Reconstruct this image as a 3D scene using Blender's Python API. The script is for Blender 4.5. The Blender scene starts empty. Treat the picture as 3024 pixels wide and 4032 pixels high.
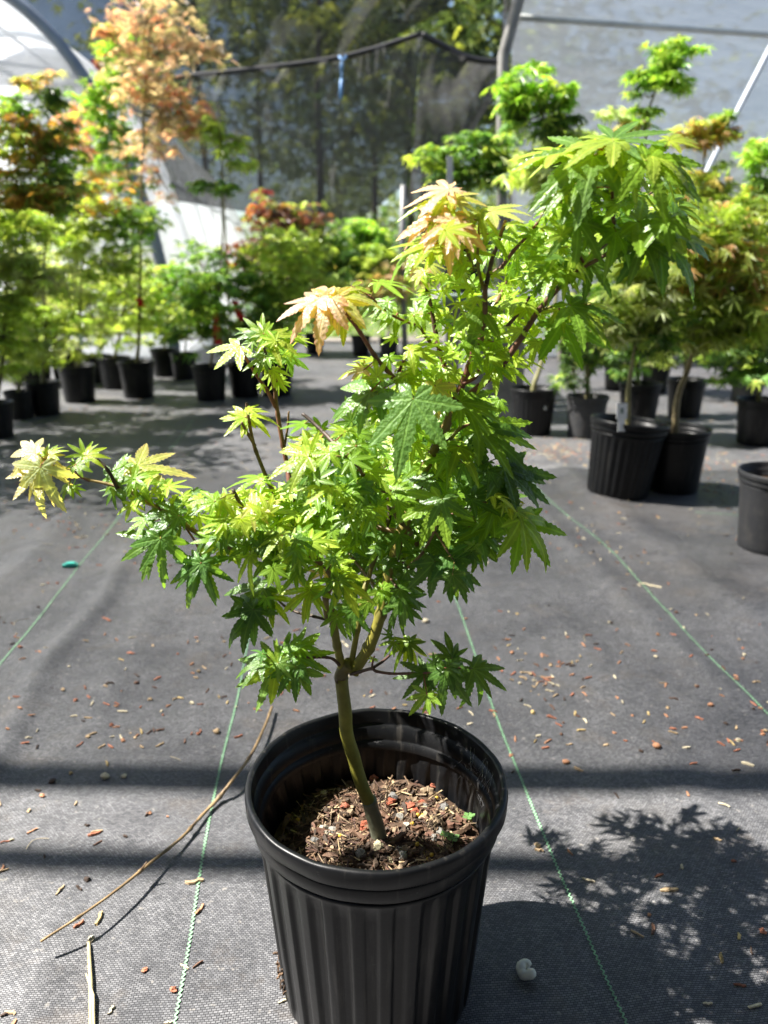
import bpy, math, random
import numpy as np
from mathutils import Vector, Matrix, noise

# ------------------------------------------------------------------ camera, sky, sun, exposure
scene = bpy.context.scene
col = scene.collection
random.seed(7)
rng = np.random.default_rng(11)
CAMZ, PITCH, F = 0.48, math.radians(17.25), 3030.0      # F: focal length in photo pixels (3024 x 4032)
cam = bpy.data.cameras.new('camera')
cam_ob = bpy.data.objects.new('camera', cam)
col.objects.link(cam_ob)
cam_ob.location = (0, 0, CAMZ)
cam_ob.rotation_euler = (math.radians(90) - PITCH, 0, 0)
cam.sensor_fit = 'VERTICAL'
cam.sensor_height = 34.6
cam.lens = 34.6 * F / 4032.0
cam.clip_start, cam.clip_end = 0.01, 500
cam.dof.use_dof = True
cam.dof.focus_distance = 0.49
cam.dof.aperture_fstop = 8.0
scene.camera = cam_ob

SUN_TO = Vector((-0.119, 0.018, 0.165)).normalized()      # towards the sun: from the left, slightly behind
world = bpy.data.worlds.new('World')
scene.world = world
world.use_nodes = True
wn = world.node_tree
sky = wn.nodes.new('ShaderNodeTexSky')
sky.sky_type = 'NISHITA'
sky.sun_disc = False
sky.sun_elevation = math.asin(SUN_TO.z)
sky.sun_rotation = math.atan2(SUN_TO.x, SUN_TO.y)
sky.dust_density = 1.0
bg = wn.nodes['Background']
bg.inputs['Strength'].default_value = 0.05
wn.links.new(sky.outputs[0], bg.inputs['Color'])
sun = bpy.data.lights.new('sun', 'SUN')
sun.energy = 5.0
sun.angle = math.radians(0.53)
sun.color = (1.0, 0.955, 0.89)
sun_ob = bpy.data.objects.new('sun', sun)
sun_ob.rotation_euler = SUN_TO.to_track_quat('Z', 'Y').to_euler()
sun_ob.location = (-3, 1, 5)
col.objects.link(sun_ob)
scene.view_settings.view_transform = 'Standard'
scene.view_settings.look = 'None'
scene.view_settings.exposure = 1.95
scene.view_settings.gamma = 1.0
scene.view_settings.use_curve_mapping = False
scene.render.engine = 'CYCLES'
scene.cycles.max_bounces = 5
scene.cycles.diffuse_bounces = 3
scene.cycles.glossy_bounces = 2
scene.cycles.use_adaptive_sampling = True
scene.cycles.adaptive_threshold = 0.025
scene.cycles.transmission_bounces = 4
scene.cycles.transparent_max_bounces = 8
scene.cycles.sample_clamp_indirect = 6

# ------------------------------------------------------------------ pixel helpers (authoring aid: photo pixel + distance -> place)
CT, ST = math.cos(PITCH), math.sin(PITCH)
Z9 = 3024 / 1659.0
def ray(u, v):
    a, b = (u - 1512) / F, (2016 - v) / F
    return Vector((a, CT + b * ST, -ST + b * CT))
def at(u, v, Y):
    d = ray(u, v)
    return Vector((0, 0, CAMZ)) + d * (Y / d.y)
def gnd(u, v, z=0.0):
    d = ray(u, v)
    return Vector((0, 0, CAMZ)) + d * ((z - CAMZ) / d.z)
def at9(u, v, Y): return at(u * Z9, v * Z9, Y)
def gnd9(u, v, z=0.0): return gnd(u * Z9, v * Z9, z)

# ------------------------------------------------------------------ object helpers
def tag(o, label=None, cat=None, group=None, kind=None):
    if label: o['label'] = label
    if cat: o['category'] = cat
    if group: o['group'] = group
    if kind: o['kind'] = kind
    return o
def link(name, mesh, parent=None, loc=None):
    o = bpy.data.objects.new(name, mesh)
    col.objects.link(o)
    if parent: o.parent = parent
    if loc is not None: o.location = loc
    return o
def empty(name, loc, label, cat, group=None):
    o = bpy.data.objects.new(name, None)
    col.objects.link(o)
    o.location = loc
    o.empty_display_size = 0.05
    return tag(o, label, cat, group)
def mesh(name, verts, faces, mats, smooth=True, cols=None, mi=None):
    me = bpy.data.meshes.new(name)
    me.from_pydata([tuple(v) for v in verts] if not isinstance(verts, np.ndarray) else verts.tolist(), [], faces if not isinstance(faces, np.ndarray) else faces.tolist())
    for m in (mats if isinstance(mats, (list, tuple)) else [mats]): me.materials.append(m)
    if smooth: me.polygons.foreach_set('use_smooth', [True] * len(me.polygons))
    if mi is not None: me.polygons.foreach_set('material_index', mi)
    if cols is not None:
        a = me.attributes.new('col', 'FLOAT_COLOR', 'POINT')
        c = np.ones((len(verts), 4), dtype=np.float32)
        c[:, :np.shape(cols)[1]] = cols
        a.data.foreach_set('color', c.ravel())
    me.update()
    return me
class MB:
    """collects simple shapes into one mesh"""
    def __init__(s): s.v, s.f, s.c = [], [], []
    def add(s, v, f, c=(1, 1, 1)):
        n = len(s.v)
        s.v += [tuple(p) for p in v]
        s.f += [tuple(i + n for i in q) for q in f]
        s.c += [c if not isinstance(c, list) else c[k] for k in range(len(v))]
    def box(s, lo, hi, M=None, c=(1, 1, 1)):
        v = [Vector((x, y, z)) for x in (lo[0], hi[0]) for y in (lo[1], hi[1]) for z in (lo[2], hi[2])]
        if M: v = [M @ p for p in v]
        s.add(v, [(0, 1, 3, 2), (4, 6, 7, 5), (0, 4, 5, 1), (2, 3, 7, 6), (0, 2, 6, 4), (1, 5, 7, 3)], c)
    def tube(s, pts, rad, n=8, c=(1, 1, 1), cap=True):
        pts = [Vector(p) for p in pts]
        if not isinstance(rad, (list, tuple)): rad = [rad] * len(pts)
        vs, fs, cs = [], [], []
        up = Vector((0.31, 0.2, 0.93))
        t0 = None
        for i, p in enumerate(pts):
            t = (pts[min(i + 1, len(pts) - 1)] - pts[max(i - 1, 0)]).normalized()
            if t0 is None:
                a = t.cross(up)
                if a.length < 1e-3: a = t.cross(Vector((1, 0, 0)))
                a.normalize()
            else:
                a = (a - t * a.dot(t)).normalized()
            t0 = t
            b = t.cross(a)
            for k in range(n):
                w = 2 * math.pi * k / n
                vs.append(p + (a * math.cos(w) + b * math.sin(w)) * rad[i])
                cs.append(c[i] if isinstance(c, list) else c)
        for i in range(len(pts) - 1):
            for k in range(n):
                fs.append((i * n + k, i * n + (k + 1) % n, (i + 1) * n + (k + 1) % n, (i + 1) * n + k))
        if cap:
            fs.append(tuple(range(n - 1, -1, -1)))
            fs.append(tuple(range((len(pts) - 1) * n, len(pts) * n)))
        s.add(vs, fs, cs)
    def build(s, name, mats, parent=None, smooth=True, loc=None):
        return link(name, mesh(name, s.v, s.f, mats, smooth, np.array(s.c, dtype=np.float32)), parent, loc)
def spline(pts, sub=6):
    """Catmull-Rom through a list of tuples (any dimension)"""
    P = [np.array(p, dtype=float) for p in pts]
    P = [2 * P[0] - P[1]] + P + [2 * P[-1] - P[-2]]
    out = []
    for i in range(1, len(P) - 2):
        for k in range(sub):
            t = k / sub
            a, b, c, d = P[i - 1], P[i], P[i + 1], P[i + 2]
            out.append(0.5 * (2 * b + (c - a) * t + (2 * a - 5 * b + 4 * c - d) * t * t + (3 * b - a - 3 * c + d) * t ** 3))
    out.append(P[-2])
    return out

# ------------------------------------------------------------------ materials
class NT:
    def __init__(s, name):
        s.m = bpy.data.materials.new(name)
        s.m.use_nodes = True
        s.t = s.m.node_tree
        s.b = s.t.nodes['Principled BSDF']
        s.o = s.t.nodes['Material Output']
    def n(s, typ, **kw):
        nd = s.t.nodes.new('ShaderNode' + typ)
        for k, v in kw.items():
            if k.startswith('i_'):
                key = k[2:].replace('_', ' ')
                nd.inputs[int(key) if key.isdigit() else key].default_value = v
            else: setattr(nd, k, v)
        return nd
    def l(s, a, b): s.t.links.new(a, b)
    def math(s, op, a, b=None, c=None):
        nd = s.n('Math', operation=op)
        for i, x in enumerate((a, b, c)):
            if x is None: continue
            if isinstance(x, (int, float)): nd.inputs[i].default_value = x
            else: s.l(x, nd.inputs[i])
        return nd.outputs[0]
    def mix(s, fac, a, b, mode='MIX'):
        nd = s.n('Mix', data_type='RGBA', blend_type=mode)
        for k, x in ((0, fac), (6, a), (7, b)):
            if isinstance(x, (int, float)): nd.inputs[k].default_value = x
            elif isinstance(x, tuple): nd.inputs[k].default_value = x if len(x) == 4 else x + (1,)
            else: s.l(x, nd.inputs[k])
        return nd.outputs[2]
    def noise(s, scale, detail=3, rough=0.55, vec=None):
        nd = s.n('TexNoise')
        nd.inputs['Scale'].default_value = scale
        nd.inputs['Detail'].default_value = detail
        nd.inputs['Roughness'].default_value = rough
        if vec is not None: s.l(vec, nd.inputs['Vector'])
        return nd.outputs['Fac']
    def ramp(s, fac, stops):
        nd = s.n('ValToRGB')
        e = nd.color_ramp.elements
        while len(e) < len(stops): e.new(0.5)
        for k, (p, c) in enumerate(stops):
            e[k].position = p
            e[k].color = c if len(c) == 4 else tuple(c) + (1,)
        s.l(fac, nd.inputs[0])
        return nd.outputs[0]
    def obj(s): return s.n('TexCoord').outputs['Object']
    def bump(s, h, strength=0.3, dist=0.001):
        nd = s.n('Bump')
        nd.inputs['Strength'].default_value = strength
        nd.inputs['Distance'].default_value = dist
        s.l(h, nd.inputs['Height'])
        s.l(nd.outputs[0], s.b.inputs['Normal'])
        return nd.outputs[0]
    def set(s, **kw):
        for k, v in kw.items():
            key = k.replace('_', ' ')
            if isinstance(v, (int, float, tuple)):
                s.b.inputs[key].default_value = v + (1,) if isinstance(v, tuple) and len(v) == 3 else v
            else: s.l(v, s.b.inputs[key])
        return s

def attr_mat(name, rough=0.7, spec=0.3, nscale=None, amt=0.35, bump=0.0, bdist=0.001):
    """base colour from the mesh's own 'col' attribute, varied by noise"""
    t = NT(name)
    c = t.n('Attribute', attribute_name='col').outputs['Color']
    if nscale:
        f = t.noise(nscale, 4, 0.6, t.obj())
        g = t.ramp(f, [(0.25, (1 - amt,) * 3), (0.75, (1 + amt,) * 3)])
        c = t.mix(1.0, c, g, 'MULTIPLY')
        if bump: t.bump(f, bump, bdist)
    t.set(Base_Color=c, Roughness=rough)
    t.b.inputs['Specular IOR Level'].default_value = spec
    return t.m

def mat_fabric():
    t = NT('woven_fabric')
    mp = t.n('Mapping')
    mp.inputs['Rotation'].default_value = (0, 0, math.radians(-4.8))
    t.l(t.obj(), mp.inputs[0])
    v = mp.outputs[0]
    wob = t.noise(14, 2, 0.5, v)
    va = t.n('VectorMath', operation='MULTIPLY_ADD')
    cmb = t.n('CombineXYZ')
    t.l(wob, cmb.inputs[0]); t.l(wob, cmb.inputs[1])
    t.l(cmb.outputs[0], va.inputs[0]); va.inputs[1].default_value = (0.012, 0.012, 0); t.l(v, va.inputs[2])
    v2 = va.outputs[0]
    br = t.n('TexBrick', offset=0.5, squash=1.0)
    br.inputs['Color1'].default_value = (0.082, 0.084, 0.090, 1)
    br.inputs['Color2'].default_value = (0.175, 0.177, 0.185, 1)
    br.inputs['Mortar'].default_value = (0.014, 0.014, 0.017, 1)
    br.inputs['Scale'].default_value = 1.0
    br.inputs['Mortar Size'].default_value = 0.00030
    br.inputs['Mortar Smooth'].default_value = 0.6
    br.inputs['Brick Width'].default_value = 0.0030
    br.inputs['Row Height'].default_value = 0.0017
    br.inputs['Bias'].default_value = -0.1
    t.l(v2, br.inputs['Vector'])
    # worn, dusty patches that belong to the cloth
    n1 = t.ramp(t.noise(5.0, 5, 0.62, v), [(0.32, (0.62, 0.62, 0.63)), (0.70, (1.35, 1.33, 1.29))])
    n2 = t.noise(55, 4, 0.65, v)
    n2r = t.ramp(n2, [(0.3, (0.8, 0.8, 0.8)), (0.7, (1.22, 1.22, 1.22))])
    c = t.mix(1.0, br.outputs['Color'], n1, 'MULTIPLY')
    c = t.mix(1.0, c, n2r, 'MULTIPLY')
    dust = t.ramp(t.noise(2.1, 6, 0.68, v), [(0.52, (0, 0, 0)), (0.78, (1, 1, 1))])
    c = t.mix(t.math('MULTIPLY', dust, 0.45), c, (0.17, 0.15, 0.125))
    d2 = t.ramp(t.noise(9.0, 6, 0.75, v), [(0.55, (0, 0, 0)), (0.75, (1, 1, 1))])
    c = t.mix(t.math('MULTIPLY', d2, 0.40), c, (0.135, 0.10, 0.065))
    d3 = t.ramp(t.noise(130.0, 2, 0.6, v), [(0.66, (0, 0, 0)), (0.74, (1, 1, 1))])
    c = t.mix(t.math('MULTIPLY', d3, 0.5), c, (0.30, 0.28, 0.25))
    t.set(Base_Color=c, Roughness=t.math('MULTIPLY_ADD', n2, 0.25, 0.38))
    t.b.inputs['Specular IOR Level'].default_value = 0.45
    h = t.math('ADD', t.math('MULTIPLY', br.outputs['Fac'], -1.0), t.math('MULTIPLY', n2, 0.9))
    t.bump(h, 0.55, 0.0006)
    return t.m

def mat_ground():
    t = NT('gravel_ground')
    v = t.obj()
    n = t.noise(3, 6, 0.7, v)
    c = t.ramp(n, [(0.3, (0.09, 0.08, 0.065)), (0.55, (0.17, 0.15, 0.125)), (0.8, (0.26, 0.23, 0.19))])
    t.set(Base_Color=c, Roughness=0.95)
    t.bump(t.noise(60, 4, 0.6, v), 0.6, 0.01)
    return t.m

def mat_plastic(name, base, rough, dust):
    t = NT(name)
    v = t.obj()
    n = t.noise(28, 5, 0.65, v)
    n2 = t.noise(240, 3, 0.6, v)
    d = t.ramp(n, [(0.45, (0, 0, 0)), (0.75, (1, 1, 1))])
    c = t.mix(t.math('MULTIPLY', d, dust), base, (0.13, 0.12, 0.105))
    sp = t.ramp(t.noise(420, 1, 0.4, v), [(0.70, (0, 0, 0)), (0.74, (1, 1, 1))])
    c = t.mix(t.math('MULTIPLY', sp, dust * 0.6), c, (0.3, 0.28, 0.24))
    ms = t.n('Mapping'); ms.inputs['Scale'].default_value = (1, 1, 0.06); t.l(v, ms.inputs[0])
    st = t.ramp(t.noise(95, 4, 0.7, ms.outputs[0]), [(0.56, (0, 0, 0)), (0.72, (1, 1, 1))])
    c = t.mix(t.math('MULTIPLY', st, 0.30 + dust * 0.4), c, (0.10, 0.092, 0.08))
    sc = t.n('Mapping'); sc.inputs['Scale'].default_value = (1, 1, 3.5); sc.inputs['Rotation'].default_value = (0.5, 0.3, 0); t.l(v, sc.inputs[0])
    sf = t.ramp(t.noise(60, 5, 0.8, sc.outputs[0]), [(0.66, (0, 0, 0)), (0.72, (1, 1, 1))])
    c = t.mix(t.math('MULTIPLY', sf, 0.40), c, (0.15, 0.15, 0.15))
    t.set(Base_Color=c, Roughness=t.math('MULTIPLY_ADD', n, 0.3, rough - 0.12))
    t.b.inputs['Specular IOR Level'].default_value = 0.28
    t.bump(t.math('MULTIPLY_ADD', n2, 0.3, n), 0.12, 0.002)
    return t.m

def mat_leaf():
    t = NT('maple_leaf')
    a = t.n('Attribute', attribute_name='leafmap')          # R: across the lobe 0..1, G: along the lobe, B: distance from the rib
    sep = t.n('SeparateColor')
    t.l(a.outputs['Color'], sep.inputs[0])
    R, G, B = sep.outputs
    oi = t.n('ObjectInfo')
    tc = t.n('TexCoord').outputs['Object']
    base = oi.outputs['Color']
    n = t.noise(3.5, 2, 0.6, tc)
    base = t.mix(1.0, base, t.ramp(n, [(0.25, (0.78, 0.84, 0.8)), (0.75, (1.22, 1.16, 1.2))]), 'MULTIPLY')
    # pink flush towards margins and tips
    ed = t.math('POWER', R, 2.5)
    tip = t.math('POWER', G, 2.0)
    pf = t.math('MINIMUM', t.math('MULTIPLY', t.math('ADD', t.math('MULTIPLY', ed, 0.55), t.math('MULTIPLY', tip, 0.75)), oi.outputs['Alpha']), 0.9)
    base = t.mix(pf, base, (0.56, 0.29, 0.23))
    # ribs and side veins
    rib = t.ramp(B, [(0.008, (1, 1, 1)), (0.022, (0, 0, 0))])
    ph = t.math('FRACT', t.math('MULTIPLY', t.math('SUBTRACT', G, t.math('MULTIPLY', B, 1.1)), 8.0))
    sv = t.ramp(t.math('ABSOLUTE', t.math('SUBTRACT', ph, 0.5)), [(0.03, (1, 1, 1)), (0.09, (0, 0, 0))])
    vein = t.math('MAXIMUM', rib, t.math('MULTIPLY', sv, 0.22))
    lighter = t.mix(1.0, t.mix(1.0, base, (1.55, 1.45, 1.5), 'MULTIPLY'), (0.02, 0.03, 0.006), 'ADD')
    c = t.mix(t.math('MULTIPLY', vein, 0.65), base, lighter)
    t.set(Base_Color=c, Roughness=t.math('MULTIPLY_ADD', n, 0.22, 0.24))
    t.b.inputs['Specular IOR Level'].default_value = 0.5
    bp = t.bump(t.math('ADD', t.math('MULTIPLY', vein, -0.6), t.math('MULTIPLY', t.noise(14, 1, 0.6, tc), 0.5)), 0.20, 0.02)
    tr = t.n('BsdfTranslucent')
    t.l(t.mix(1.0, c, (2.25, 1.95, 0.55), 'MULTIPLY'), tr.inputs['Color'])
    mx = t.n('MixShader')
    mx.inputs[0].default_value = 0.47
    t.l(t.b.outputs[0], mx.inputs[1]); t.l(tr.outputs[0], mx.inputs[2])
    t.l(mx.outputs[0], t.o.inputs['Surface'])
    return t.m

def mat_bgleaf():
    t = NT('small_leaf')
    c = t.n('Attribute', attribute_name='col').outputs['Color']
    t.set(Base_Color=c, Roughness=0.42)
    t.b.inputs['Specular IOR Level'].default_value = 0.45
    tr = t.n('BsdfTranslucent')
    t.l(t.mix(1.0, c, (1.75, 1.65, 0.95), 'MULTIPLY'), tr.inputs['Color'])
    mx = t.n('MixShader')
    mx.inputs[0].default_value = 0.42
    t.l(t.b.outputs[0], mx.inputs[1]); t.l(tr.outputs[0], mx.inputs[2])
    t.l(mx.outputs[0], t.o.inputs['Surface'])
    return t.m

def mat_film(name, tint, transp, trans, rip=0.5):
    t = NT(name)
    v = t.obj()
    mp = t.n('Mapping'); mp.inputs['Scale'].default_value = (1.0, 1.0, 5.0)
    t.l(v, mp.inputs[0])
    n = t.noise(2.2, 5, 0.6, mp.outputs[0])
    c = t.mix(n, tint, tuple(x * 0.82 for x in tint))
    t.set(Base_Color=c, Roughness=0.28)
    t.b.inputs['Specular IOR Level'].default_value = 0.5
    bp = t.bump(n, rip, 0.03)
    tr = t.n('BsdfTranslucent'); t.l(c, tr.inputs['Color']); t.l(bp, tr.inputs['Normal'])
    tp = t.n('BsdfTransparent'); tp.inputs[0].default_value = (0.95, 0.97, 1.0, 1)
    m1 = t.n('MixShader'); m1.inputs[0].default_value = trans
    t.l(t.b.outputs[0], m1.inputs[1]); t.l(tr.outputs[0], m1.inputs[2])
    m2 = t.n('MixShader'); m2.inputs[0].default_value = transp
    t.l(m1.outputs[0], m2.inputs[1]); t.l(tp.outputs[0], m2.inputs[2])
    t.l(m2.outputs[0], t.o.inputs['Surface'])
    return t.m

def mat_net(name, open_, alb):
    t = NT(name)
    v = t.obj()
    n = t.noise(1.3, 4, 0.6, v)
    fine = t.noise(260, 1, 0.5, v)
    f = t.math('ADD', t.math('MULTIPLY_ADD', n, 0.30, open_ - 0.15), t.math('MULTIPLY_ADD', fine, 0.5, -0.25))
    d1 = t.n('BsdfDiffuse'); d1.inputs[0].default_value = (alb, alb, alb * 1.02, 1)
    d2 = t.n('BsdfTranslucent'); d2.inputs[0].default_value = (alb, alb, alb * 1.02, 1)
    d = t.n('MixShader'); d.inputs[0].default_value = 0.45
    t.l(d1.outputs[0], d.inputs[1]); t.l(d2.outputs[0], d.inputs[2])
    tp = t.n('BsdfTransparent')
    mx = t.n('MixShader')
    cl = t.n('Clamp'); t.l(f, cl.inputs[0])
    t.l(cl.outputs[0], mx.inputs[0]); t.l(d.outputs[0], mx.inputs[1]); t.l(tp.outputs[0], mx.inputs[2])
    t.l(mx.outputs[0], t.o.inputs['Surface'])
    return t.m

M_FAB, M_GND, M_LEAF, M_BGL = mat_fabric(), mat_ground(), mat_leaf(), mat_bgleaf()
M_POT = mat_plastic('black_plastic', (0.0042, 0.0046, 0.0055), 0.36, 0.04)
M_POTG = mat_plastic('dusty_grey_plastic', (0.035, 0.036, 0.039), 0.5, 0.25)
M_BARK = attr_mat('bark', 0.55, 0.4, 90, 0.35, 0.5, 0.0015)
M_WOODBIT = attr_mat('wood_bit', 0.75, 0.3, 260, 0.4, 0.6, 0.0006)
M_STONE = attr_mat('stone', 0.8, 0.3, 300, 0.35, 0.8, 0.0008)
M_SMALL = attr_mat('painted', 0.5, 0.4, 40, 0.15)
M_GREENLINE = attr_mat('green_thread', 0.6, 0.3, 60, 0.25)
M_WOOD = attr_mat('weathered_wood', 0.85, 0.2, 12, 0.4, 0.6, 0.004)
M_PIPE = attr_mat('galvanised_pipe', 0.45, 0.5, 9, 0.2)
M_FARBARK = attr_mat('far_bark', 0.9, 0.2, 8, 0.5, 0.8, 0.02)
M_SOIL = attr_mat('soil', 0.95, 0.15, 160, 0.55, 0.9, 0.002)
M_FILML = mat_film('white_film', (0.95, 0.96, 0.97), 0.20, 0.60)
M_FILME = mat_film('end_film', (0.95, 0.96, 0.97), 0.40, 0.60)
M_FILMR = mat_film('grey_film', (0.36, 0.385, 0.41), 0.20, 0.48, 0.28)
M_NET = mat_net('shade_net', 0.17, 0.075)
M_NET2 = mat_net('shade_net_thin', 0.21, 0.045)
M_SKYBLOCK = mat_net('sky_block_net', 0.05, 0.03)
M_LIGHTNET = mat_net('light_net', 0.48, 0.05)

# ------------------------------------------------------------------ the ground: cloth with low folds, on gravel
AX = Vector((math.sin(math.radians(-4.8)), math.cos(math.radians(-4.8)), 0))      # run of the green lines
def smooth(x): return max(0.0, min(1.0, x)) ** 2 * (3 - 2 * max(0.0, min(1.0, x)))
FOLDS = []   # (x across the lines, width, height, y0, y1)
for q in ((-0.345, 0.022, 0.0085, 0.40, 1.5), (-0.275, 0.016, 0.0045, 0.3, 0.60), (-0.215, 0.020, 0.0050, 0.25, 0.58), (-0.155, 0.016, 0.0050, 0.25, 0.50), (-0.25, 0.03, 0.004, 0.7, 1.3),
          (-0.52, 0.04, 0.007, 0.5, 1.9), (0.34, 0.04, 0.004, 0.45, 1.2), (0.62, 0.05, 0.008, 0.9, 2.2), (0.47, 0.03, 0.005, 0.7, 1.7), (0.09, 0.03, 0.003, 0.7, 1.6), (-0.10, 0.02, 0.003, 0.75, 1.5)):
    FOLDS.append(q)
def gz(x, y):
    a = x - y * AX.x / AX.y
    z = 0.0022 * noise.noise(Vector((x * 5, y * 5, 0.3))) + 0.0011 * noise.noise(Vector((x * 22, y * 16, 4.0)))
    for (c, w, h, y0, y1) in FOLDS:
        d = (a - c - 0.02 * noise.noise(Vector((y * 4, c * 9, 1.0)))) / w
        if abs(d) < 3:
            z += h * math.exp(-d * d * 1.5) * smooth((y - y0) / 0.15) * smooth((y1 - y) / 0.3)
    return z
def make_ground():
    g = MB()
    S = 220
    g.add([(-S, -S, -0.014), (S, -S, -0.014), (S, S, -0.014), (-S, S, -0.014)], [(0, 1, 2, 3)])
    o = g.build('ground', M_GND, smooth=False); tag(o, kind='structure')
    xs = np.concatenate([np.linspace(-5, -1.2, 40)[:-1], np.linspace(-1.2, 1.2, 301), np.linspace(1.2, 5, 40)[1:]])
    ys = np.concatenate([np.linspace(-1.5, 0.2, 15)[:-1], np.linspace(0.2, 1.5, 170), np.linspace(1.5, 5.6, 110)[1:]])
    V = [(x, y, gz(x, y)) for y in ys for x in xs]
    nx, ny = len(xs), len(ys)
    I = np.arange(nx * ny).reshape(ny, nx)
    Fq = np.stack([I[:-1, :-1], I[:-1, 1:], I[1:, 1:], I[1:, :-1]], -1).reshape(-1, 4)
    o = link('weed_fabric_ground', mesh('weed_fabric', np.array(V), Fq, M_FAB)); tag(o, kind='structure')
    return o
fabric = make_ground()

def green_line(pix):
    pts = [gnd9(u, v) for u, v in pix]
    sp = [Vector((p[0], p[1], 0)) for p in spline([(p.x, p.y) for p in pts], 24)]
    # resample by arc length
    acc, out, step = 0.0, [sp[0]], 0.0021
    for a, b in zip(sp[:-1], sp[1:]):
        L = (b - a).length
        while acc + L >= step:
            a = a + (b - a) * ((step - acc) / L); L = (b - a).length; acc = 0.0
            out.append(a.copy())
        acc += L
    m = MB()
    for i in range(len(out) - 2):
        a, b = out[i], out[i + 1]
        t = (out[i + 2] - a).normalized(); s = Vector((-t.y, t.x, 0))
        sg = 1 if i % 2 else -1
        p0 = a - s * sg * 0.00125; p1 = b + s * sg * 0.00125
        hw = t * 0.00075
        q = [p0 - hw, p0 + hw, p1 + hw, p1 - hw]
        c = random.uniform(0.75, 1.15)
        m.add([(p.x, p.y, gz(p.x, p.y) + 0.0006 + 0.0005 * (k in (2, 3))) for k, p in enumerate(q)], [(0, 1, 2, 3)], (0.23 * c, 0.44 * c, 0.25 * c))
    return m.build('woven_line', M_GREENLINE, fabric)
green_line([(330, 2420), (377, 2212), (410, 2030), (443, 1820), (480, 1640), (515, 1500), (530, 1420), (560, 1270), (600, 1090), (632, 920)])
green_line([(1450, 2420), (1355, 2212), (1240, 1960), (1180, 1820), (1115, 1660), (1070, 1545), (1035, 1440), (1000, 1340), (972, 1255), (930, 1110), (880, 960)])
green_line([(1900, 1790), (1659, 1545), (1540, 1430), (1420, 1300), (1310, 1180), (1190, 1085), (1100, 990), (1020, 910)])
green_line([(-160, 1640), (0, 1437), (80, 1340), (160, 1235), (215, 1170), (262, 1110), (330, 1020), (420, 905)])
green_line([(1500, 1106), (1580, 1112), (1640, 1118)])

# ------------------------------------------------------------------ maple leaf meshes
LOBES = [(0, 1.0), (40, 0.93), (-40, 0.93), (82, 0.68), (-82, 0.68), (128, 0.33), (-128, 0.33)]
def leaf_geo(seed, width=1.0, droop=0.35, fold=0.18, wave=0.04, nst=19, teeth=True, asym=0.0):
    r = random.Random(seed)
    angs = [(a + r.uniform(-6, 6), L * r.uniform(0.86, 1.10)) for a, L in LOBES]
    angs.sort()
    V, Fc, A = [], [], []
    tw = [r.uniform(-1, 1) for _ in range(8)]
    for i, (a, L) in enumerate(angs):
        ra = math.radians(a)
        dx, dy = math.cos(ra), math.sin(ra)
        gl = math.radians(angs[i + 1][0] - a) / 2 if i + 1 < len(angs) else math.radians(32)
        gr = math.radians(a - angs[i - 1][0]) / 2 if i > 0 else math.radians(32)
        W = 0.178 * width * (0.55 + 0.45 * L) * r.uniform(0.93, 1.07)
        rows = []
        for k in range(nst + 1):
            t = k / nst
            # lanceolate lobe with a drawn-out tip
            s = (t ** 0.72) * ((1 - t) ** 0.95) * 1.98
            base_w = W * s if t < 1 else 0
            row = []
            for side, gap in ((1, gl), (-1, gr)):
                w = max(base_w, W * 0.9 * (1 - t) * 1.0 if t < 0.32 else 0)
                tt = t
                if teeth and 0.30 < t < 0.97:
                    if k % 2: w *= 1.12; tt = t + 0.018
                    else: w *= 0.84
                lim = tt * L * math.tan(gap) * 0.995
                w = min(w, lim)
                row.append((tt, side * w, base_w + 1e-4))
            rows.append((t, row))
        def put(t, d, ref):
            x, y = dx * t * L - dy * d, dy * t * L + dx * d
            rr = math.hypot(x, y)
            z = -droop * rr ** 2 * (0.75 + 0.25 * (i % 2)) + fold * abs(d) * (1 - 0.3 * t)
            z += wave * math.sin(5 * t + tw[i]) * t + 0.05 * tw[(i + 3) % 7] * t * t + 0.16 * tw[i] * d * t
            # pull in so that drooping lobes keep their length
            k = 1 - 0.35 * droop * droop * rr * rr
            V.append((x * k, y * k, z))
            A.append((min(1, abs(d) / max(ref, 0.004)), t, abs(d)))
            return len(V) - 1
        prev = None
        for t, row in rows:
            m = put(t, 0.0, 1)
            l_ = put(row[0][0] if t < 1 else 1, row[0][1], row[0][2])
            r_ = put(row[1][0] if t < 1 else 1, row[1][1], row[1][2])
            if prev:
                Fc.append((prev[0], m, l_, prev[1])); Fc.append((prev[2], r_, m, prev[0]))
            prev = (m, l_, r_)
    return V, Fc, A
def leaf_mesh(name, *a, **k):
    V, Fc, A = leaf_geo(*a, **k)
    me = mesh(name, V, Fc, M_LEAF)
    at_ = me.attributes.new('leafmap', 'FLOAT_COLOR', 'POINT')
    c = np.ones((len(V), 4), dtype=np.float32); c[:, :3] = A
    at_.data.foreach_set('color', c.ravel())
    return me
LOBES7 = LOBES
LOBES5 = [(0, 1.0), (44, 0.88), (-44, 0.88), (92, 0.52), (-92, 0.52)]
LEAFM = []
for i in range(26):
    LOBES = LOBES5 if i % 4 == 3 else LOBES7
    LEAFM.append(leaf_mesh('leaf', 100 + i, width=random.uniform(0.86, 1.18), droop=random.choice([0.06, 0.12, 0.18, 0.26, 0.36, 0.5]), fold=random.uniform(0.04, 0.20), wave=random.uniform(0.01, 0.045)))
LOBES = LOBES7
LEAFN = [leaf_mesh('leaf', 300 + i, width=random.uniform(0.62, 0.8), droop=random.uniform(0.4, 0.65), fold=random.uniform(0.1, 0.25), wave=0.05) for i in range(6)]

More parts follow.
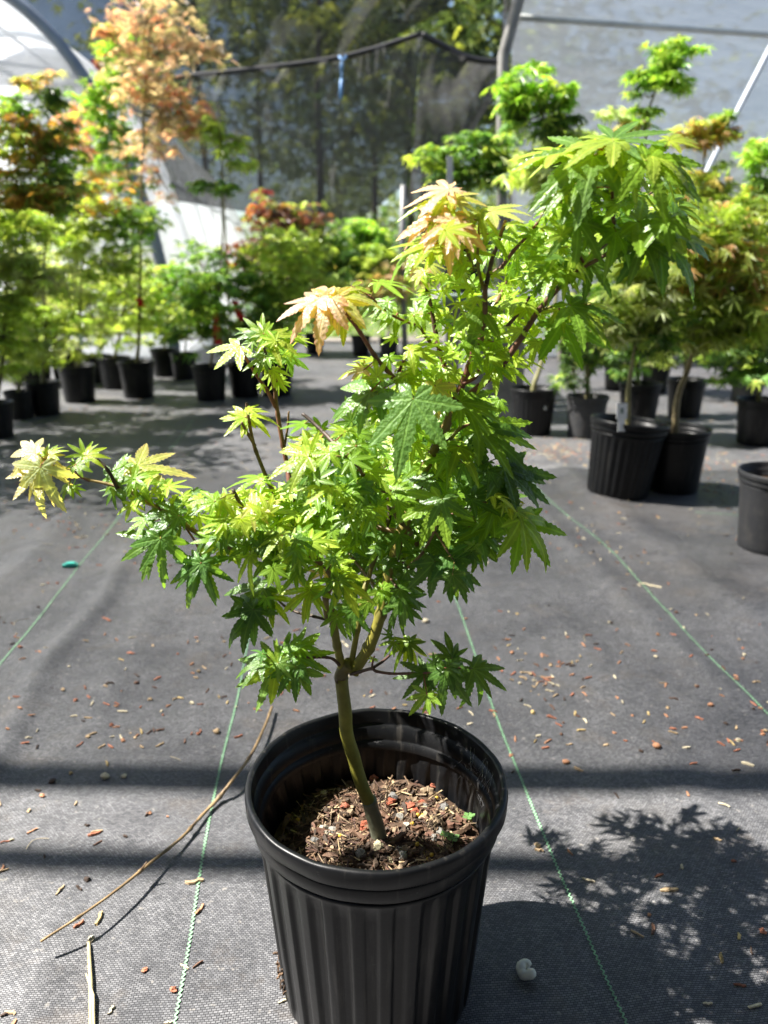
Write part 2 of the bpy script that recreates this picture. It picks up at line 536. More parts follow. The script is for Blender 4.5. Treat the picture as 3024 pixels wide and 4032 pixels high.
# ------------------------------------------------------------------ main maple: stems traced from the photo, depth guessed per stem
CROP = {'A': (1900, 400, 1000), 'B': (1500, 700, 800), 'C': (1700, 1000, 800), 'D': (1050, 1050, 850), 'E': (800, 1200, 800), 'F': (0, 1650, 800),
        'G': (700, 1850, 800), 'H': (1000, 1600, 700), 'I': (1400, 1400, 800), 'J': (1500, 1800, 800), 'K': (800, 2150, 700), 'M': (1300, 2150, 750),
        'Z': (0, 0, 3024)}
def px(crop, x, y):
    x0, y0, w = CROP[crop]
    s = w / 1659.0
    return x0 + x * s, y0 + y * s
Y0 = 0.428
OLIVE, BROWN, RED, GREY, DARK = (0.185, 0.175, 0.024), (0.130, 0.075, 0.034), (0.155, 0.055, 0.038), (0.13, 0.135, 0.10), (0.045, 0.030, 0.022)
tree = empty('maple_tree', (0.0, Y0, 0.115), 'leafy green japanese maple with pink new tips growing in the front pot', 'tree')
SK = []      # skeleton samples: (u, v, point, radius)
def world_child(o, parent):
    o.parent = parent
    o.matrix_parent_inverse = Matrix.Translation(-parent.location)
    return o
def stem(crop, pts, r0, r1, c0, c1, name='branch', y=None, nodes=True, n=10):
    """pts: (x, y, depth offset); r in metres"""
    P = []
    r0, r1 = r0 * (0.80 if name == 'branch' else 1), r1 * (0.80 if name == 'branch' else 1)
    for k, p in enumerate(pts):
        cr, x, yy, dY = (crop,) + tuple(p) if len(p) == 3 else p
        u, v = px(cr, x, yy)
        P.append((u, v, Y0 + dY))
    S = spline(P, 7)
    N = len(S)
    pos = [at(s[0], s[1], s[2]) for s in S]
    # small natural wander
    for k in range(1, N - 1):
        pos[k] = pos[k] + Vector((noise.noise(pos[k] * 40), noise.noise(pos[k] * 40 + Vector((5, 0, 0))), noise.noise(pos[k] * 40 + Vector((0, 7, 0))))) * r0 * 0.35
    rad, cs = [], []
    for k in range(N):
        t = k / (N - 1)
        r = r0 + (r1 - r0) * t
        if nodes and k % 7 == 0 and 0 < k < N - 1: r *= 1.22
        rad.append(r * (1 + 0.07 * noise.noise(pos[k] * 90)))
        m = [c0[j] + (c1[j] - c0[j]) * t for j in range(3)]
        f = 1 + 0.3 * noise.noise(pos[k] * 60)
        if nodes and k % 7 == 0: f *= 0.72
        cs.append(tuple(x * f for x in m))
        SK.append((S[k][0], S[k][1], pos[k], r))
    m = MB(); m.tube(pos, rad, n, cs)
    return world_child(m.build(name, M_BARK), tree)

stem('Z', [(824, 1850, 0.0), (820, 1832, 0.0), (816, 1810, 0.0)], 0.0078, 0.0050, GREY, GREY, 'root_flare', nodes=False, n=16)
trunk = stem('Z', [(820, 1835, 0.0), (812, 1775, 0.001), (797, 1728, 0.001)], 0.0053, 0.0049, GREY, (0.14, 0.15, 0.09), 'trunk', nodes=False, n=16)
stem('Z', [(798, 1735, 0.001), (783, 1705, 0.0), (766, 1650, 0.002), (751, 1590, 0.003), (743, 1530, 0.004), (739, 1462, 0.005)], 0.0043, 0.0042, OLIVE, (0.17, 0.16, 0.022), 'trunk', nodes=False, n=16)
# graft / pruning knot
stem('K', [(1290, 1240, 0.004), (1300, 1190, 0.004), (1330, 1130, 0.004), (1370, 1100, 0.003)], 0.0043, 0.0044, (0.085, 0.065, 0.032), (0.13, 0.115, 0.03), 'knot', nodes=False, n=14)
# main leader
stem('Z', [(762, 1455, 0.004), (795, 1400, 0.004), (822, 1325, 0.006), (842, 1240, 0.010), (866, 1150, 0.012), (897, 1070, 0.014), (924, 1000, 0.014), (960, 930, 0.012), (985, 862, 0.010)], 0.0048, 0.0032, OLIVE, (0.13, 0.085, 0.028), n=14)
stem('Z', [(985, 862, 0.010), (1012, 795, 0.008), (1030, 740, 0.004), ('C', 400, 700, 0.000), ('C', 430, 560, -0.004), ('C', 435, 400, -0.008), ('C', 440, 250, -0.010)], 0.0027, 0.0017, RED, BROWN)
stem('C', [(430, 330, -0.006), ('B', 900, 690, -0.008), ('B', 955, 540, -0.010), ('B', 1020, 345, -0.012)], 0.0016, 0.0011, DARK, BROWN)
stem('B', [(880, 800, -0.004), (985, 725, -0.004), (1080, 600, -0.008), (1180, 490, -0.012), (1280, 365, -0.016)], 0.0015, 0.0010, BROWN, RED)
stem('Z', [(990, 870, 0.010), ('C', 390, 1090, 0.008), ('C', 560, 930, 0.004), ('C', 740, 665, 0.0), ('C', 880, 455, -0.004), ('C', 1040, 270, -0.012), ('C', 1150, 150, -0.018)], 0.0026, 0.0016, RED, BROWN)
stem('C', [(1140, 160, -0.018), ('A', 860, 950, -0.022), ('A', 850, 750, -0.026), ('A', 845, 560, -0.030), ('A', 830, 450, -0.030), ('A', 780, 310, -0.032)], 0.0013, 0.0008, BROWN, RED)
stem('A', [(850, 700, -0.026), (980, 560, -0.030), (1060, 380, -0.034), (1180, 310, -0.036)], 0.0009, 0.0006, BROWN, RED)
stem('A', [(860, 900, -0.022), (1000, 820, -0.026), (1120, 820, -0.03)], 0.0009, 0.0006, BROWN, RED)
stem('A', [(700, 1120, -0.012), (620, 960, -0.02), (610, 800, -0.026), (640, 600, -0.03)], 0.0010, 0.0006, RED, RED)
stem('C', [(610, 600, 0.002), (700, 490, 0.0), (800, 350, -0.004)], 0.0015, 0.0009, BROWN, BROWN)
stem('C', [(880, 460, -0.004), (1020, 420, -0.012), (1160, 410, -0.02), (1300, 410, -0.026)], 0.0010, 0.0006, OLIVE, OLIVE)
stem('Z', [(1000, 830, 0.008), ('C', 350, 1010, 0.008), ('C', 400, 930, 0.004)], 0.0018, 0.0012, RED, RED)
# pink-tipped upright shoots
stem('Z', [(955, 935, 0.012), ('D', 1090, 980, 0.004), ('D', 1000, 880, 0.0), ('D', 900, 770, -0.004), ('D', 830, 680, -0.006), ('D', 720, 510, -0.008), ('D', 640, 400, -0.010), ('D', 520, 260, -0.012)], 0.0022, 0.0010, BROWN, RED)
stem('D', [(990, 880, 0.002), (1020, 800, 0.0), (1080, 665, -0.004)], 0.0013, 0.0010, DARK, RED)
stem('Z', [(975, 905, 0.014), ('D', 1370, 800, 0.016), ('D', 1330, 640, 0.018), ('D', 1300, 520, 0.02), ('D', 1265, 330, 0.022), ('D', 1235, 190, 0.022), ('D', 1212, 70, 0.022)], 0.0020, 0.0012, RED, DARK)
stem('D', [(1330, 620, 0.018), (1240, 560, 0.016), (1170, 460, 0.014), (1060, 420, 0.012), (930, 350, 0.008), (800, 230, 0.004)], 0.0013, 0.0007, BROWN, RED)
stem('B', [(760, 760, -0.004), (720, 640, -0.008), (650, 460, -0.014), (570, 320, -0.018), (545, 180, -0.018)], 0.0012, 0.0007, OLIVE, RED)
stem('C', [(430, 300, -0.008), ('B', 800, 770, -0.006), ('B', 790, 640, -0.012), ('B', 800, 480, -0.014), ('B', 800, 300, -0.014)], 0.0013, 0.0007, OLIVE, OLIVE)
# second and third stems from the knot
stem('Z', [(742, 1450, 0.004), (728, 1395, 0.0), (714, 1320, -0.004), ('K', 1160, 660, -0.006), ('K', 1150, 480, -0.010), ('K', 1200, 300, -0.014), ('G', 1130, 730, -0.016)], 0.0034, 0.0018, OLIVE, BROWN)
stem('Z', [(760, 1430, 0.006), (772, 1360, 0.008), (785, 1280, 0.012), ('K', 1545, 310, 0.016), ('G', 1590, 770, 0.018), ('H', 1260, 1050, 0.022), ('H', 1240, 850, 0.024)], 0.0024, 0.0014, OLIVE, DARK)
stem('H', [(1450, 1150, 0.012), (1380, 1090, 0.008), (1310, 1000, 0.004), (1290, 850, 0.0)], 0.0018, 0.0010, BROWN, OLIVE)
# long low branch to the left
stem('G', [(1230, 800, -0.012), (1130, 730, -0.014), (930, 640, -0.012), (760, 610, -0.010), (610, 605, -0.008), (430, 630, -0.006), (250, 560, -0.004), (60, 450, 0.0), ('F', 1500, 840, 0.004), ('F', 1380, 750, 0.004),
           ('F', 1200, 680, 0.006), ('F', 1050, 590, 0.008), ('F', 860, 530, 0.010), ('F', 720, 500, 0.010), ('F', 500, 420, 0.010), ('F', 370, 330, 0.010), ('F', 280, 275, 0.008)], 0.0026, 0.0007, BROWN, (0.30, 0.22, 0.06))
stem('F', [(960, 570, 0.008), (880, 420, 0.010), (790, 330, 0.012)], 0.0015, 0.0012, DARK, DARK)
stem('F', [(730, 510, 0.010), (640, 460, 0.006), (590, 380, 0.004)], 0.0008, 0.0005, RED, RED)
stem('G', [(600, 600, -0.008), (590, 490, -0.006), (520, 310, -0.006), (450, 160, -0.006)], 0.0017, 0.0014, OLIVE, DARK)
stem('G', [(590, 480, -0.006), (600, 380, -0.012), (620, 290, -0.014)], 0.0008, 0.0005, OLIVE, OLIVE)
stem('F', [(1300, 720, 0.004), (1330, 850, -0.006), (1310, 960, -0.012)], 0.0009, 0.0005, RED, RED)
stem('G', [(60, 460, 0.0), (160, 620, -0.008), (190, 740, -0.014)], 0.0009, 0.0005, RED, RED)
# back-left upright shoots
stem('H', [(390, 1000, 0.05), (340, 720, 0.055), ('E', 690, 1330, 0.06), ('E', 650, 1150, 0.062), ('E', 615, 900, 0.064), ('E', 590, 700, 0.064), ('E', 630, 440, 0.064)], 0.0023, 0.0015, RED, BROWN)
stem('E', [(595, 840, 0.064), (520, 700, 0.062), (440, 580, 0.06), (330, 400, 0.058)], 0.0016, 0.0010, RED, (0.25, 0.08, 0.05))
stem('E', [(580, 700, 0.064), (540, 500, 0.06), (480, 290, 0.056)], 0.0014, 0.0010, BROWN, DARK)
stem('E', [(660, 1170, 0.062), (690, 1000, 0.066), (700, 870, 0.066)], 0.0010, 0.0008, BROWN, BROWN)
stem('H', [(390, 1010, 0.05), (250, 900, 0.046), (130, 700, 0.042), ('E', 430, 1190, 0.042), ('E', 380, 960, 0.04), ('E', 355, 800, 0.04)], 0.0021, 0.0010, (0.11, 0.085, 0.03), BROWN)
stem('E', [(425, 1150, 0.042), (370, 1060, 0.038), (315, 960, 0.036)], 0.0012, 0.0010, BROWN, BROWN)
stem('Z', [(866, 1150, 0.012), ('H', 1000, 1100, 0.03), ('H', 700, 1060, 0.042), ('H', 390, 1005, 0.05)], 0.0022, 0.0020, BROWN, BROWN)
stem('Z', [(897, 1070, 0.014), ('H', 1150, 770, 0.0), ('H', 1040, 680, -0.01), ('H', 960, 540, -0.018), ('H', 800, 400, -0.016), ('H', 720, 315, -0.008), ('H', 600, 200, 0.0), ('H', 450, 70, 0.006)], 0.0019, 0.0012, BROWN, DARK)
stem('H', [(960, 540, -0.018), (860, 470, -0.026), (650, 480, -0.03), (520, 520, -0.03)], 0.0009, 0.0005, BROWN, OLIVE)
stem('H', [(1100, 730, 0.0), (1080, 900, -0.012), (960, 1000, -0.022), (880, 1080, -0.026)], 0.0010, 0.0006, BROWN, OLIVE)
stem('D', [(1380, 990, 0.008), (1250, 1010, -0.01), (1130, 1010, -0.024)], 0.0011, 0.0007, OLIVE, OLIVE)
# right hand side branches
stem('J', [(150, 960, 0.012), (260, 870, 0.0), (340, 780, -0.01), (440, 600, -0.02), (490, 360, -0.026)], 0.0016, 0.0007, BROWN, BROWN)
stem('J', [(120, 900, 0.012), (200, 820, 0.02), (300, 700, 0.022), (420, 560, 0.02), (570, 475, 0.016), (740, 400, 0.012), (860, 360, 0.010), (1000, 400, 0.004), (1130, 500, 0.0)], 0.0017, 0.0008, BROWN, RED)
stem('J', [(440, 600, -0.018), (540, 760, -0.022), (600, 850, -0.022)], 0.0008, 0.0005, BROWN, BROWN)
stem('I', [(720, 740, 0.012), (790, 660, 0.016), (880, 580, 0.02), (1000, 585, 0.022), (1180, 800, 0.02), (1210, 920, 0.016)], 0.0016, 0.0006, BROWN, RED)
stem('I', [(780, 680, 0.014), (860, 560, 0.004), (870, 400, -0.004)], 0.0011, 0.0006, OLIVE, OLIVE)
stem('M', [(520, 270, 0.010), (560, 330, 0.0), (600, 400, -0.004), (610, 490, -0.006)], 0.0012, 0.0007, BROWN, DARK)
# boughs going to the far side of the crown
stem('Z', [(880, 1110, 0.013), (860, 1050, 0.05), (830, 1010, 0.09), (800, 980, 0.13)], 0.0018, 0.0008, BROWN, BROWN)
stem('Z', [(850, 1200, 0.012), (900, 1140, 0.05), (950, 1100, 0.09), (990, 1060, 0.13)], 0.0018, 0.0008, BROWN, BROWN)
stem('Z', [(925, 1000, 0.014), (960, 950, 0.05), (1000, 900, 0.09), (1030, 860, 0.12)], 0.0016, 0.0008, BROWN, BROWN)
stem('Z', [(830, 1300, 0.008), (790, 1240, 0.04), (740, 1180, 0.08), (700, 1130, 0.12)], 0.0018, 0.0008, BROWN, BROWN)
stem('Z', [(1040, 720, 0.004), (1080, 640, 0.04), (1110, 570, 0.08), (1150, 520, 0.11)], 0.0015, 0.0008, BROWN, BROWN)
stem('C', [(1150, 150, -0.018), ('A', 950, 800, 0.02), ('A', 1050, 640, 0.06), ('A', 1150, 560, 0.09)], 0.0012, 0.0007, BROWN, BROWN)
# low twigs at the knot
stem('M', [(180, 1115, 0.002), (260, 1095, -0.004), (360, 1070, -0.010), (400, 1092, -0.012), (520, 1112, -0.016), (640, 1115, -0.020), (840, 1105, -0.024), (990, 1050, -0.026), (1120, 1060, -0.022), (1230, 1068, -0.02)], 0.0014, 0.0006, DARK, RED)
stem('M', [(360, 1070, -0.010), (450, 1010, -0.006), (540, 930, 0.0), (560, 870, 0.002), (660, 840, 0.002)], 0.0012, 0.0007, DARK, RED)
stem('M', [(362, 1070, -0.010), (370, 1000, -0.010), (385, 960, -0.012)], 0.0009, 0.0006, DARK, RED)
stem('K', [(1270, 1110, 0.0), (1215, 1060, -0.006), (1150, 1042, -0.010), (1000, 1040, -0.014), (860, 1035, -0.02), (700, 1090, -0.026)], 0.0013, 0.0006, DARK, RED)
stem('K', [(1160, 690, -0.006), (1040, 660, -0.002), (880, 620, 0.004), (760, 560, 0.008), (620, 450, 0.010), (480, 590, -0.004)], 0.0012, 0.0006, DARK, BROWN)

SKuv = np.array([(s[0], s[1]) for s in SK]); SKp = np.array([tuple(s[2]) for s in SK])

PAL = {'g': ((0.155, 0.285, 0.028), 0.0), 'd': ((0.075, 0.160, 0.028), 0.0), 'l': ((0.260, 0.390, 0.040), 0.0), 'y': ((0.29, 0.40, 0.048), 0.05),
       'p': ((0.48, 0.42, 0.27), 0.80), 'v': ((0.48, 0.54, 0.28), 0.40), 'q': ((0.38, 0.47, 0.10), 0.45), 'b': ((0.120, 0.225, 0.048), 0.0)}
LEAVES = '''
A 725 350 330 590 b 1;735 360 712 748 b 1;862 262 1390 330 y .2;855 258 345 250 y .2;850 245 1270 160 b .3;1220 255 1420 210 y .4;490 320 165 425 y .5;845 320 880 415 y .9
A 1050 350 1020 640 g .9;1065 385 1490 660 g .8;1100 340 1500 400 y .5;1190 380 1520 520 g .6;600 560 490 785 b .9;440 650 395 800 g .8;610 540 400 640 g .7
A 622 785 622 1060 b .9;400 845 300 1050 l .9;500 960 440 1060 y .7;865 835 800 1140 g .9;870 850 1010 1040 g .8;1005 790 1135 1020 d .9;1120 860 1510 1150 d .8;1020 785 1500 880 g .5;1230 800 1520 940 y .6
A 1050 920 1180 1160 d .9;700 990 640 1150 d .9;960 1060 870 1130 y .8;740 560 990 660 g .6;830 700 905 740 y .5;1000 330 950 400 y .7;640 600 850 700 d .5
C 1000 130 1010 425 b .9;980 150 730 300 g .7;1285 60 1270 370 d .9;1040 455 1070 650 l 1;1065 560 1220 960 g .9;1130 420 1530 705 g .6;1220 410 1659 600 y .3;402 445 330 800 b .9
C 430 160 370 310 l .8;490 170 640 150 l .5;290 60 100 140 l .6;640 140 770 220 g .7;505 720 610 960 g .9;640 940 690 945 l .6;500 1020 590 1020 l .5;745 460 705 550 y .8;250 650 160 725 y .7;850 700 842 800 g .3
C 560 260 700 330 l .6;900 360 850 420 g .6;600 330 520 420 l .7;1180 420 1350 560 g .7
B 565 320 330 580 p .9;580 350 510 625 p .9;545 300 115 430 p .4;555 315 150 705 p .7;700 370 785 445 p .7;555 95 180 200 p .4;560 95 720 110 p .4;535 165 120 245 l .5;565 170 860 145 q .3;570 190 820 240 y .5
B 430 480 10 612 l .5;440 545 45 612 l .5;440 560 405 700 l .9;800 290 1000 430 y .7;900 275 1260 235 q .3;880 460 1180 530 g .6;900 450 830 570 d .8;700 480 770 640 y .8;690 650 490 730 l .7;640 640 645 760 l .8
B 1050 380 1250 310 l .4;1060 410 1260 370 g .5;350 770 220 820 l .6;400 790 420 870 g .8;620 560 520 680 l .7;760 340 620 250 y .4
D 500 240 330 490 v .9;480 240 90 490 p .6;505 245 760 490 v .8;505 225 880 215 q .3;650 150 770 300 y .5;470 215 462 140 p .5;860 120 1150 160 l .3;380 240 100 385 p .3
D 935 270 690 345 g .5;1005 360 820 490 g .8;930 360 770 430 g .6;1130 380 1090 500 l .9;1200 370 1115 480 l .8;1250 225 1110 290 g .6;1320 410 1490 385 g .6;1335 430 1345 510 g .9;980 545 880 600 l .7;1290 310 1390 330 g .6
D 1100 640 1380 600 l .4;1150 665 1440 650 l .4;850 850 820 670 y .9;760 800 690 720 p .7;745 795 545 835 p .4;900 935 430 1005 b .5;800 960 465 1105 b .6;850 965 660 1055 y .6;850 970 800 1090 y .9;770 860 910 830 l .5
D 1090 830 1160 965 l .8;1075 830 920 860 l .5;1290 915 1450 1085 q .9;1295 920 1340 1160 q .9;1330 880 1590 1050 q .6;830 1130 690 1110 y .4;845 1165 930 1085 y .5;1400 480 1480 560 y .6;600 380 420 560 y .3
I 470 355 385 960 b 1;880 265 1120 300 g .5;855 375 1220 470 g .5;875 390 1220 550 g .5;640 785 690 1055 y 1;655 785 820 1020 y .9;835 720 1085 665 g .5;845 745 1205 900 l .6;850 750 930 880 g .8
I 1000 582 1480 770 g .6;1005 595 1420 920 d .8;880 880 970 1070 b .9;1215 925 1580 1235 d .8;1205 935 1440 940 d .5;1080 870 950 960 d .7;760 1052 530 1042 g .1;1100 1130 1380 1140 y .2;1245 1185 1365 1240 y .7
I 15 740 190 835 g .7;340 705 165 880 l .7;1000 470 1120 560 g .5;1210 950 1390 1180 d .8;500 720 430 880 l .9
J 500 342 555 630 d .9;485 350 285 725 g .8;420 585 372 775 b .9;720 570 405 885 b .8;790 605 860 915 b 1;805 595 990 690 d .8;922 422 1035 660 g .9;915 425 735 640 g .8;1140 512 1520 815 l .7;1140 525 1390 930 g .8
J 1050 420 1255 445 y .5;1000 380 1060 480 y .8;1110 445 1300 530 y .5;905 310 1170 310 y .2;870 640 940 790 d .8;740 780 740 900 d .9;440 855 420 1170 d 1;545 815 810 1055 d .9;585 900 740 1165 d .9;585 960 630 1180 d .8
J 12 1080 225 1130 g .8;8 1095 20 1300 g .9;155 1030 350 1110 d .8;170 1150 370 1240 d .7;155 1165 75 1430 d .8;190 1190 190 1400 d .8;1000 100 1370 400 d .7;690 80 760 230 d .9;250 600 200 690 d .7;330 700 310 900 d .7
K 440 80 450 450 y 1;850 70 960 330 g .8;860 260 745 430 g .8;1000 410 940 720 l 1;1000 405 725 605 l .7;1012 410 1140 620 l .9;1010 400 1200 400 g .5;1262 332 1190 640 g .9;1275 325 1630 470 l .6;1270 322 1460 270 g .5
K 1192 190 1530 270 l .6;1192 180 1420 75 l .6;1190 175 1270 15 l .7;1110 252 975 205 p .6;1140 282 1250 282 p .6;470 595 130 870 d .9;475 600 470 960 d 1;475 590 630 790 d .8;460 592 150 640 d .6;590 480 545 650 g .9;605 482 870 700 g .7;560 385 180 605 d .5;620 600 645 700 d .9
K 690 1100 600 1500 l .9;688 1095 295 1330 b .8;690 1090 550 920 l .8;702 1092 810 1250 b .9;725 1040 790 825 g .6;765 1000 890 795 g .5;882 930 1090 815 g .5;890 942 1120 950 g .4;872 1040 1220 965 g .5;882 1042 1110 1110 b .7
K 860 1130 665 1390 d .9;872 1160 845 1360 d .9;882 1152 1060 1410 d .9;560 1010 390 990 d .4;555 1080 270 1180 d .5;1250 650 1155 860 g .8;1372 560 1322 955 d .9;1405 600 1385 860 d .9;1542 520 1500 740 g .9
M 445 380 460 620 g .9;455 375 690 430 g .7;605 355 820 420 d .8;605 375 840 545 d .7;605 500 455 795 d .8;622 500 642 730 d .8;670 832 545 1085 g .9;672 842 770 1040 l .9;682 842 830 960 d .7;560 832 440 950 g .7;530 782 425 752 d .5
M 1060 972 885 805 d .7;1062 980 1240 985 d .6;905 1025 890 930 d .7;1000 1062 955 1475 d 1;1005 1068 1140 1330 d .9;992 1072 845 1210 d .8;1012 1062 1220 1092 d .6;832 1112 545 1160 d .6;832 1120 802 1340 d .9;825 1110 690 1035 d .6
M 842 1285 715 1470 l .9;862 1295 830 1480 l .9;872 1285 950 1380 l .8;1242 1070 1560 1200 d .7;1242 1072 1445 1400 d .8;1240 1065 1350 990 d .7;380 985 320 975 l .5;392 985 425 1010 g .6
F 290 282 10 260 v .8;292 272 242 130 v .9;392 300 520 380 v .8;402 290 540 236 l .5;352 330 142 400 v .5;376 312 376 180 l .7;332 390 245 800 v 1;322 395 72 660 v .8;342 395 420 670 v .9
F 690 292 530 200 l .8;692 286 800 205 l .8;702 300 890 290 l .6;620 372 770 412 g .7;612 372 520 332 g .7;562 540 430 612 g .6;592 560 662 622 g .8;912 500 1150 305 b .7;905 510 872 580 l .9;922 520 1010 600 g .8
F 1092 482 1390 555 g .8;1092 492 1215 612 g .9;1088 490 1030 600 g .9;1120 382 1560 412 q .3;1010 382 1060 282 g .7;1082 702 930 752 y .7;1100 692 1180 742 y .7;1252 582 1380 612 y .7;1460 792 1120 762 d .6;1460 802 1180 892 d .7;1440 902 1300 932 y .7
F 1300 970 930 1150 d .9;1302 975 1110 1350 d 1;1312 975 1350 1378 b 1;1200 812 1010 922 g .6;1160 852 1070 990 g .7;1640 1170 1510 1550 g .9;1632 1170 1375 1295 b .6;1500 792 1590 890 g .8;1432 762 1440 665 d .7
G 425 595 40 735 y .8;190 762 65 1135 b .9;202 770 290 1090 d .9;188 760 0 870 d .6;852 540 535 580 y .5;932 612 1040 470 y .6;1000 540 1230 452 g .4;540 352 352 520 v .7;602 302 755 440 q .8;602 292 810 240 q .5;632 272 690 182 l .7
G 692 92 590 150 l .6;702 92 830 80 l .5;690 72 380 92 g .3;1082 12 775 150 b .8;1072 22 1040 250 l .9;1462 112 1372 370 b .9;1482 122 1550 360 b .9;1442 132 1262 260 g .7;1232 232 905 312 l .5;1262 252 1280 430 g .9
G 1422 432 1232 470 b .5;1422 442 1340 565 b .9;1242 242 1182 152 g .6;812 622 920 785 b .8;800 620 690 700 g .6;300 260 80 220 l .4;330 290 180 460 l .7;400 240 200 300 g .5;560 220 540 130 l .7;640 420 560 500 g .8;680 400 740 490 g .8;1100 640 1240 630 l .5;1420 180 1640 180 g .4
H 952 372 830 650 g .9;962 372 1170 480 g .8;832 362 605 402 g .6;702 432 485 600 l .7;502 472 95 570 y .5;492 422 290 400 y .5;542 322 240 405 y .4;632 292 480 290 y .5;472 162 220 200 g .3;862 232 970 192 l .5;1062 302 1000 212 b .7;1202 152 950 182 g .4
H 1312 772 1170 880 g .6;1322 782 1500 742 g .5;962 602 790 660 d .7;982 592 1080 562 d .6;1282 672 1450 682 g .4;850 240 670 180 l .5;1320 340 1150 400 y .5;1330 400 1130 550 v .6;1500 340 1440 540 l .8;1300 560 1180 640 g .5;560 600 460 880 b .9;690 560 600 760 b .8
E 492 240 442 82 l .8;482 250 345 88 g .8;472 252 282 150 b .8;462 262 275 222 b .6;300 332 60 522 y .5;522 252 690 350 g .7;532 262 800 382 y .6;642 242 870 322 g .4;702 422 868 545 g .8;692 402 790 460 l .6;502 422 310 515 b .8;502 432 420 560 b .9
E 542 432 585 510 b .8;512 502 490 590 y .9;602 622 720 645 l .6;602 632 690 710 l .8;482 652 432 692 l .6;482 656 452 720 l .8;562 522 600 600 g .7;352 900 640 905 y .3;352 902 150 1050 y .6;342 920 140 920 y .4;362 852 480 850 y .4;400 300 330 380 g .6
'''
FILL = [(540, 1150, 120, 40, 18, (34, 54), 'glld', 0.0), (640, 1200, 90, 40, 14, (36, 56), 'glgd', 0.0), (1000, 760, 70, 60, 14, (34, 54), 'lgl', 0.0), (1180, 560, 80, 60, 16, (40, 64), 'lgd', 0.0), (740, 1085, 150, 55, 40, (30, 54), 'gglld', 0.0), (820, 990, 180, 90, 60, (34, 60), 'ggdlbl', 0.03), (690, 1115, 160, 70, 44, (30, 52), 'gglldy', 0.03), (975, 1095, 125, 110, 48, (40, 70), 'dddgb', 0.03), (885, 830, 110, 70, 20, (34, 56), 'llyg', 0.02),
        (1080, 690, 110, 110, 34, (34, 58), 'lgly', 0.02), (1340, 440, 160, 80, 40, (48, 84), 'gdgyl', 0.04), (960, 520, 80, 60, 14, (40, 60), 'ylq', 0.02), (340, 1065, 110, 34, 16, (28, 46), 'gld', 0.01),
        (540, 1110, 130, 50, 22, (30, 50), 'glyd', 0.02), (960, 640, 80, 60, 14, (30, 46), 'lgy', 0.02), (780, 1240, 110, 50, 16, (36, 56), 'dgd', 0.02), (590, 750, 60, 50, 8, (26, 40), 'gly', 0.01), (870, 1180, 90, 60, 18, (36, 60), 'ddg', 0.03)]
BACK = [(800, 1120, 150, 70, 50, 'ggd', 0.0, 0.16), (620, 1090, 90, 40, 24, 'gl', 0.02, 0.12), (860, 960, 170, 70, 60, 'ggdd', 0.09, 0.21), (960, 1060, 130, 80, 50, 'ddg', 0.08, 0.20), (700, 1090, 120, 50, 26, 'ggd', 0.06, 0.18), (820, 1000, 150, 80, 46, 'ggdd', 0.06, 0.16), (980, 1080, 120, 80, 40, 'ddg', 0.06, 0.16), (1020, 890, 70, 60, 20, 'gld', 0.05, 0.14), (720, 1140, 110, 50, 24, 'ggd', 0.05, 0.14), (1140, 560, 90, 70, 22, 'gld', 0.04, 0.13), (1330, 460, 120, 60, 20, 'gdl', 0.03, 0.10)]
unit = MB(); unit.tube([(0, 0, 0), (0.35, 0, 0.02), (0.7, 0, 0.015), (1, 0, 0)], [1, 0.85, 0.8, 0.9], 6)
PETI = mesh('petiole', unit.v, unit.f, M_BARK, True, np.ones((len(unit.v), 3)) * np.array([[0.26, 0.20, 0.045]]))
PETIR = mesh('petiole', unit.v, unit.f, M_BARK, True, np.ones((len(unit.v), 3)) * np.array([[0.30, 0.075, 0.05]]))
lr = random.Random(5)
ALL = []
def add_leaf(ub, vb, ut, vt, c, face, extra=0.0, k=None, Yf=None):
    dd = (SKuv[:, 0] - ub) ** 2 + (SKuv[:, 1] - vb) ** 2
    if k is None: k = int(np.argmin(dd))
    Yb = Yf or SKp[k][1] + extra + lr.uniform(-0.012, 0.008)
    Pb = at(ub, vb, Yb)
    L2 = math.hypot(ut - ub, vt - vb)
    m = L2 / F * Yb * 1.08
    down = (vt - vb) / max(L2, 1)
    Pt = at(ut, vt, Yb - m * (0.42 * down + lr.uniform(-0.12, 0.22)))
    d = Pt - Pb
    Lm = d.length
    d.normalize()
    n = Vector((lr.uniform(-0.22, 0.18), -(0.16 + 0.55 * face) + lr.uniform(-0.18, 0.18), 1.0 - 0.42 * face))
    n = (n - d * n.dot(d)).normalized()
    s = n.cross(d)
    Mx = Matrix((d, s, n)).transposed().to_4x4()
    Sc = Lm * 1.06
    W = Matrix.Translation(Pb) @ Mx @ Matrix.Diagonal((Sc, Sc * lr.uniform(0.88, 1.05), Sc, 1))
    ALL.append((W, Pb, Vector(SKp[k]), c, Lm, L2, down))
for line in LEAVES.strip().splitlines():
    cr, rest = line[0], line[2:]
    for e in rest.split(';'):
        q = e.split()
        a, b, c_, d_ = map(float, q[:4])
        u0, v0 = px(cr, a, b); u1, v1 = px(cr, c_, d_)
        add_leaf(u0, v0, u1, v1, q[4], float(q[5]))
n_hero = len(ALL)
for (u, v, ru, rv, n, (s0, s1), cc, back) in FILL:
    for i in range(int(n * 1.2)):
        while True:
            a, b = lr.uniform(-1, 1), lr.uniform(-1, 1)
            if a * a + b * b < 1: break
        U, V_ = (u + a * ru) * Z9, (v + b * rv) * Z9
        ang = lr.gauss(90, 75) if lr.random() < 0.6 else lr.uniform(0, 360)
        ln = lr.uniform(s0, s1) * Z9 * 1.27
        add_leaf(U, V_, U + ln * math.cos(math.radians(ang)), V_ + ln * math.sin(math.radians(ang)) * 0.8, lr.choice(cc), lr.uniform(0.1, 0.85), lr.uniform(-0.012, back * 1.8))
